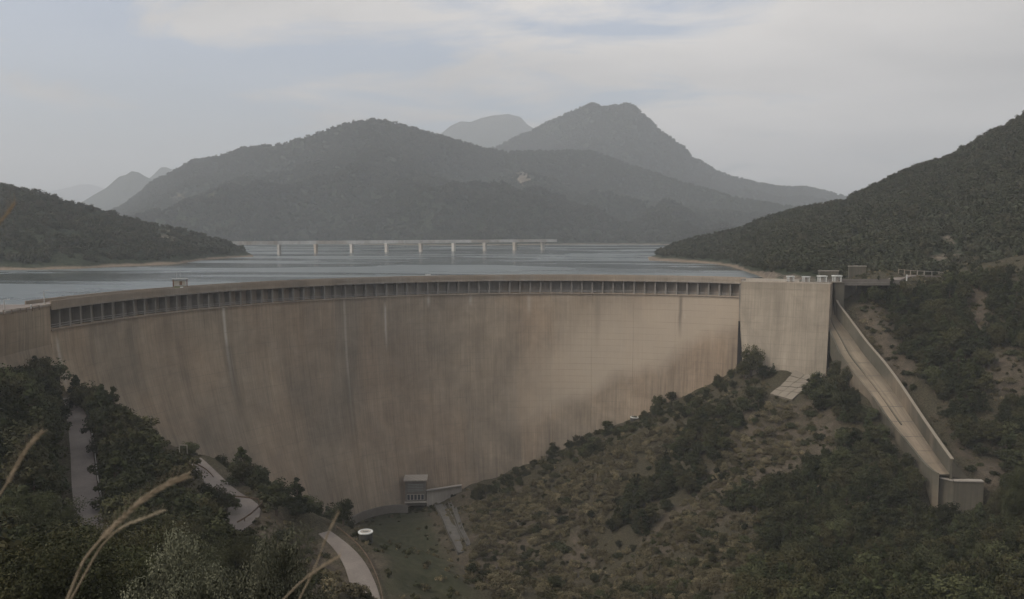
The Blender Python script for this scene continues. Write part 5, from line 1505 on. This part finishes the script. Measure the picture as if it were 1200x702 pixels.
okc &= ~((ud > -2) & (ud < BL + 2) & (vd < 6.0)) & ~in_poly(qx2, qy2, [(898, 458), (930, 428), (972, 430), (966, 446), (928, 472)])
okc &= RNG.random(ng_) < np.clip(0.55 + fbm(ux, uy, 14, 3) * 1.6, 0.1, 1)
tuft = [crown_mesh('tuft', 120 + k, 7, 0.55, 0.32, 0.25, 0.13, 26, M['leaf_brown'] if k % 2 else M['leaf_oak'], 'dome', csize=0.5) for k in range(4)]
mass('ground_cover', np.stack([ux, uy, uz - 0.05], -1)[okc], RNG.uniform(0.6, 1.7, okc.sum()), tuft, label='low tufts and brush covering the near slopes')

# single trees one can pick out in the photograph
SINGLE = [  # px, py of the foot, distance, height, kind, width, label
    (90, 479, 181, 7.8, 'pine', 1.0, 'pointed pine standing out against the dam at the top of the upper road'),
    (103, 482, 184, 6.8, 'oak', 1.2, 'broad tree just right of the pointed pine against the dam'),
    (118, 492, 186, 6.6, 'oak', 1.2, 'dark tree against the dam above the wood edge'),
    (136, 508, 187, 6.6, 'oak', 1.25, 'tree on the wood edge against the dam face'),
    (222, 534, 192, 3.6, 'oak', 1.5, 'low wide tree against the dam beside the middle road'),
    (259, 541, 193, 4.4, 'oak', 0.95, 'small round lone tree at the foot of the dam'),
    (283, 566, 192, 9.0, 'pine', 1.25, 'tallest tree beside the lone round tree at the dam foot'),
    (298, 572, 190, 9.0, 'oak', 1.15, 'large dense tree in the clump at the dam foot'),
    (316, 580, 190, 8.0, 'oak', 1.15, 'large dense tree at the right of the dam foot clump'),
    (257, 604, 160, 6.2, 'oak', 1.1, 'dense tree hiding the road between its two visible bends'),
    (266, 602, 162, 5.0, 'young', 1.1, 'small bushy tree just left of the hairpin bend'),
    (247, 600, 158, 6.0, 'oak', 1.0, 'dark tree left of the hairpin below the upper bend'),
    (772, 478, 294, 5.6, 'oak', 1.15, 'round tree standing against the dam right of the low tank'),
    (791, 466, 294, 4.4, 'oak', 1.2, 'low round tree against the dam, second right of the tank'),
    (648, 532, 300, 4.8, 'oak', 1.0, 'round tree against the dam above the brown scrub'),
    (712, 500, 300, 3.8, 'oak', 1.3, 'small tree against the dam just left of the low tank'),
    (880, 442, 284, 11.5, 'oak', 0.8, 'tall tree in front of the joint of the right abutment'),
    (895, 446, 281, 6.0, 'oak', 1.0, 'tree left of the concrete apron'),
    (872, 445, 280, 7.0, 'oak', 1.1, 'tree below the tall one at the abutment joint'),
    (906, 438, 284, 4.0, 'pine', 1.0, 'small pointed tree against the right abutment'),
    (951, 458, 271, 4.6, 'oak', 1.0, 'round tree standing on the edge of the concrete apron'),
    (981, 444, 262, 6.2, 'oak', 1.0, 'tree against the abutment left of the chute'),
    (994, 452, 258, 6.4, 'oak', 1.0, 'tree right at the edge of the spillway chute'),
    (1010, 356, 295, 5.0, 'pine', 0.8, 'slender dark pine under the spillway bridge'),
]
for px, py, Y, hh, kd, wd, lab in SINGLE:
    p = ground_hit(px, py, Y - 45, Y + 40)
    if p is None: p = U(px, py, Y=Y); p[2] = float(H(p[0], p[1]))
    a_t = math.atan2(p[0] - CX, p[1] - CY); r_t = math.hypot(p[0] - CX, p[1] - CY)
    lim = R0 + float(face_off(a_t, min(p[2], -6.3))) - 1.5
    if r_t > lim and -1.9 < a_t < A1:
        p[0] = CX + math.sin(a_t) * lim; p[1] = CY + math.cos(a_t) * lim; p[2] = float(H(p[0], p[1]))
    place_tree(kd, (p[0], p[1], p[2] - 0.2), hh * p[1] / Y, lab, wide=wd)
for k_, (i_, hh) in enumerate([(30, 4.5), (35, 5.0), (40, 4.2), (45, 5.2), (50, 5.0), (54, 5.6), (58, 5.2), (62, 5.8), (65, 6.0)]):
    if i_ >= len(cL): break
    d_ = cL[i_] - cR[i_]; d_ = d_ / np.linalg.norm(d_[:2]); q_ = cL[i_] + d_ * (3.4 + (k_ % 3))
    ORD = ['first', 'second', 'third', 'fourth', 'fifth', 'sixth', 'seventh', 'eighth', 'ninth']
    place_tree('oak' if k_ % 3 else 'young', (q_[0], q_[1], float(H(q_[0], q_[1])) - 0.2), hh, '%s tree down the left outer edge of the spillway chute' % ORD[k_], wide=1.15)
def tree_by_top(px, topy, hh, Ya, Yb):
    """the spot along the ray where the ground lies hh below the crown's top"""
    best = None
    for Y in np.arange(Ya, Yb, 0.5):
        q = U(px, topy, Y=Y); e_ = abs(q[2] - hh - float(H(q[0], q[1])))
        if best is None or e_ < best[0]: best = (e_, q)
    q = best[1]; q[2] = float(H(q[0], q[1])) - 0.2
    return q, U(px, topy, Y=q[1])[2] - q[2]
for px, Y, topy, hh, wd, lab in [(212, 44, 632, 4.4, 0.9, 'pale silvery-leaved bush at the bottom edge left of the hairpin'), (322, 40, 626, 4.6, 0.8, 'pale silvery-leaved bush at the bottom edge below the hairpin bend')]:
    p, h2_ = tree_by_top(px, topy, hh, 30, 80)
    place_tree('olive', p, h2_, lab, wide=wd * hh / h2_)
# big near trees in the bottom corners
for px, Y, topy, hh, kd, lab in [(20, 88, 575, 10, 'big', 'large dark tree filling the bottom left corner'), (55, 80, 610, 9, 'big', 'dark tree at the bottom edge left of the upper road'),
                             (1172, 165, 572, 7, 'big', 'tall leafy tree right of the spillway end'), (1196, 150, 548, 7.5, 'big', 'tall leafy tree at the right edge of the view'),
                             (1100, 150, 650, 6, 'big', 'dark tree at the bottom edge below the spillway end')]:
    p, h2_ = tree_by_top(px, topy, hh, Y - 35, Y + 40)
    place_tree('big', p, h2_, lab, wide=1.1 * hh / h2_)

# woods on the two shores: crowns scattered over the hill grids
def hill_wood(name, HV, v, br, count, s0, s1, label, xlim=(-80, 1280)):
    nu, nv, _ = HV.shape
    i = RNG.uniform(0, nu - 1.001, count * 3); j = RNG.uniform(0, nv - 1.001, count * 3)
    ii, jj = i.astype(int), j.astype(int); fi, fj = (i - ii)[:, None], (j - jj)[:, None]
    P = (HV[ii, jj] * (1 - fi) + HV[ii + 1, jj] * fi) * (1 - fj) + (HV[ii, jj + 1] * (1 - fi) + HV[ii + 1, jj + 1] * fi) * fj
    area = np.linalg.norm(np.cross(HV[ii + 1, jj] - HV[ii, jj], HV[ii, jj + 1] - HV[ii, jj]), axis=1)
    b = br[ii, jj]
    px, py = proj(P[:, 0], P[:, 1], P[:, 2])
    k = (P[:, 2] > -0.6 + RNG.random(len(P)) * 1.6) & (RNG.random(len(P)) < area / np.percentile(area, 92)) & (px > xlim[0]) & (px < xlim[1]) & (v[jj] < 1.12)
    k &= RNG.random(len(P)) < np.clip(1.15 - b * 1.15 + fbm(P[:, 0], P[:, 1], 60, 4) * 0.8, 0.04, 1)
    k &= ~((P[:, 1] < 322) & (P[:, 0] < 150))
    P = P[k][:count]
    sc_ = RNG.uniform(s0, s1, len(P))
    P[:, 2] -= 0.5
    print(name, len(P))
    return mass(name, P, sc_, FAR, label=label)
hill_wood('left_shore_wood', HC, vC, bC, 14000, 1.2, 2.5, 'dark woodland covering the hill on the left shore')
hill_wood('right_shore_wood', HR, vR, bR, 24000, 1.1, 2.5, 'dark woodland covering the hill on the right shore')

hill_wood('mountain_wood', HF, vF, bF, 60000, 2.6, 5.0, 'distant woodland covering the broad front mountain')
hill_wood('peak_wood', HP, vP, bP, 30000, 3.0, 6.0, 'distant woodland covering the rocky peak')

# ------------------------------------------------------------------ dry grass close to the lens
def stalk(name, label, pts, Y, thick, head_from, pale=False, awn=1.0):
    """a dry grass stem with a drooping seed head; pts are points of the stem at distance Y (a metre or so away)"""
    P = [Vector(U(x, y, Y=Y + dY)) for x, y, dY in pts]
    dens_ = []
    for a, b in zip(P[:-1], P[1:]):
        for k in range(5): dens_.append(a.lerp(b, k / 5))
    dens_.append(P[-1])
    for _ in range(3):
        for k in range(1, len(dens_) - 1): dens_[k] = (dens_[k - 1] + dens_[k] * 2 + dens_[k + 1]) / 4
    base = dens_[0]
    e = empty(name, tuple(base), label=label, category='grass')
    b_ = MB()
    n = len(dens_)
    dn = (dens_[0] - dens_[4]).normalized(); gz = float(H(base.x, base.y)) - 0.05
    foot = base + dn * min(max(0.2, (base.z - gz) / max(0.35, -dn.z)), 3.0); foot.z = gz
    b_.tube([foot - base, (foot - base) * 0.35 + Vector((0, 0, -0.02))] + [p - base for p in dens_], [thick * 0.55, thick * 0.5] + [thick * (0.5 - 0.3 * k / n) for k in range(n)], 6)
    b_.build('stem', M['straw'], e, smooth=True)
    r = random.Random(len(label))
    hs = int(n * head_from)
    b_ = MB()
    for k in range(hs, n - 1):
        d = (dens_[k + 1] - dens_[k]).normalized()
        for q in range(3):
            p0_ = dens_[k].lerp(dens_[k + 1], q / 3) - base
            side = d.cross(Vector((0, 1, 0))).normalized() * (1 if (k + q) % 2 else -1)
            L = thick * 3.3 * awn * r.uniform(0.8, 1.15)
            dirv = (d * 1.0 + side * r.uniform(0.22, 0.5) + Vector((0, r.uniform(-0.2, 0.2), 0))).normalized()
            if (k + q) % 2: b_.tube([p0_ + dirv * L * 0.8, p0_ + dirv * L * 1.5 + side * L * 0.25, p0_ + dirv * L * 2.1 + side * L * 0.7], [thick * 0.07, thick * 0.05, thick * 0.02], 3)
            t_ = thick * (0.6 if not pale else 0.45)
            b_.tube([p0_, p0_ + dirv * L * 0.4, p0_ + dirv * L], [t_ * 0.35, t_ * 0.62, t_ * 0.08], 5)
    b_.build('seed_head', M['straw_pale'] if pale else M['straw'], e, smooth=True)['kind'] = 'stuff'
    return e
stalk('grass_stalk', 'thick dry grass stalk arching from the bottom left with its tip up right', [(84, 690, 0), (98, 655, 0), (122, 628, 0), (144, 606, 0), (172, 581, 0), (196, 567, 0), (220, 557.5, 0)], 1.15, 0.0040, 0.30)
stalk('grass_stalk', 'thin pale grass stalk crossing under the thick one at lower left', [(100, 672, 0.05), (118, 640, 0.05), (136, 622, 0.05), (150, 614, 0.05), (170, 607, 0.05), (193, 597.5, 0.05)], 1.25, 0.0029, 0.40, pale=True, awn=0.8)
stalk('grass_stalk', 'dry grass stalk at the left edge in front of the wood', [(-30, 625, 0), (-8, 592, 0), (8, 567, 0), (20, 545, 0), (32, 524, 0), (49, 506, 0)], 1.25, 0.0034, 0.42)
stalk('grass_stalk', 'dry grass tip at the left edge in front of the reservoir hill', [(-60, 330, 0), (-30, 290, 0), (-8, 270, 0), (4, 256, 0), (17, 238.5, 0)], 1.35, 0.0032, 0.45)
stalk('grass_stalk', 'short upright grass stalk in front of the silvery bushes', [(352, 700, 0), (366, 672, 0), (377, 645, 0), (384, 625, 0), (397, 600, 0)], 1.3, 0.0024, 0.55, awn=0.8)
stalk('grass_stalk', 'grass tip leaning right at the bottom edge by the lowest road', [(330, 705, 0), (350, 684, 0), (366, 672, 0), (380, 662, 0), (398, 651.5, 0)], 1.25, 0.0028, 0.35, awn=0.8)
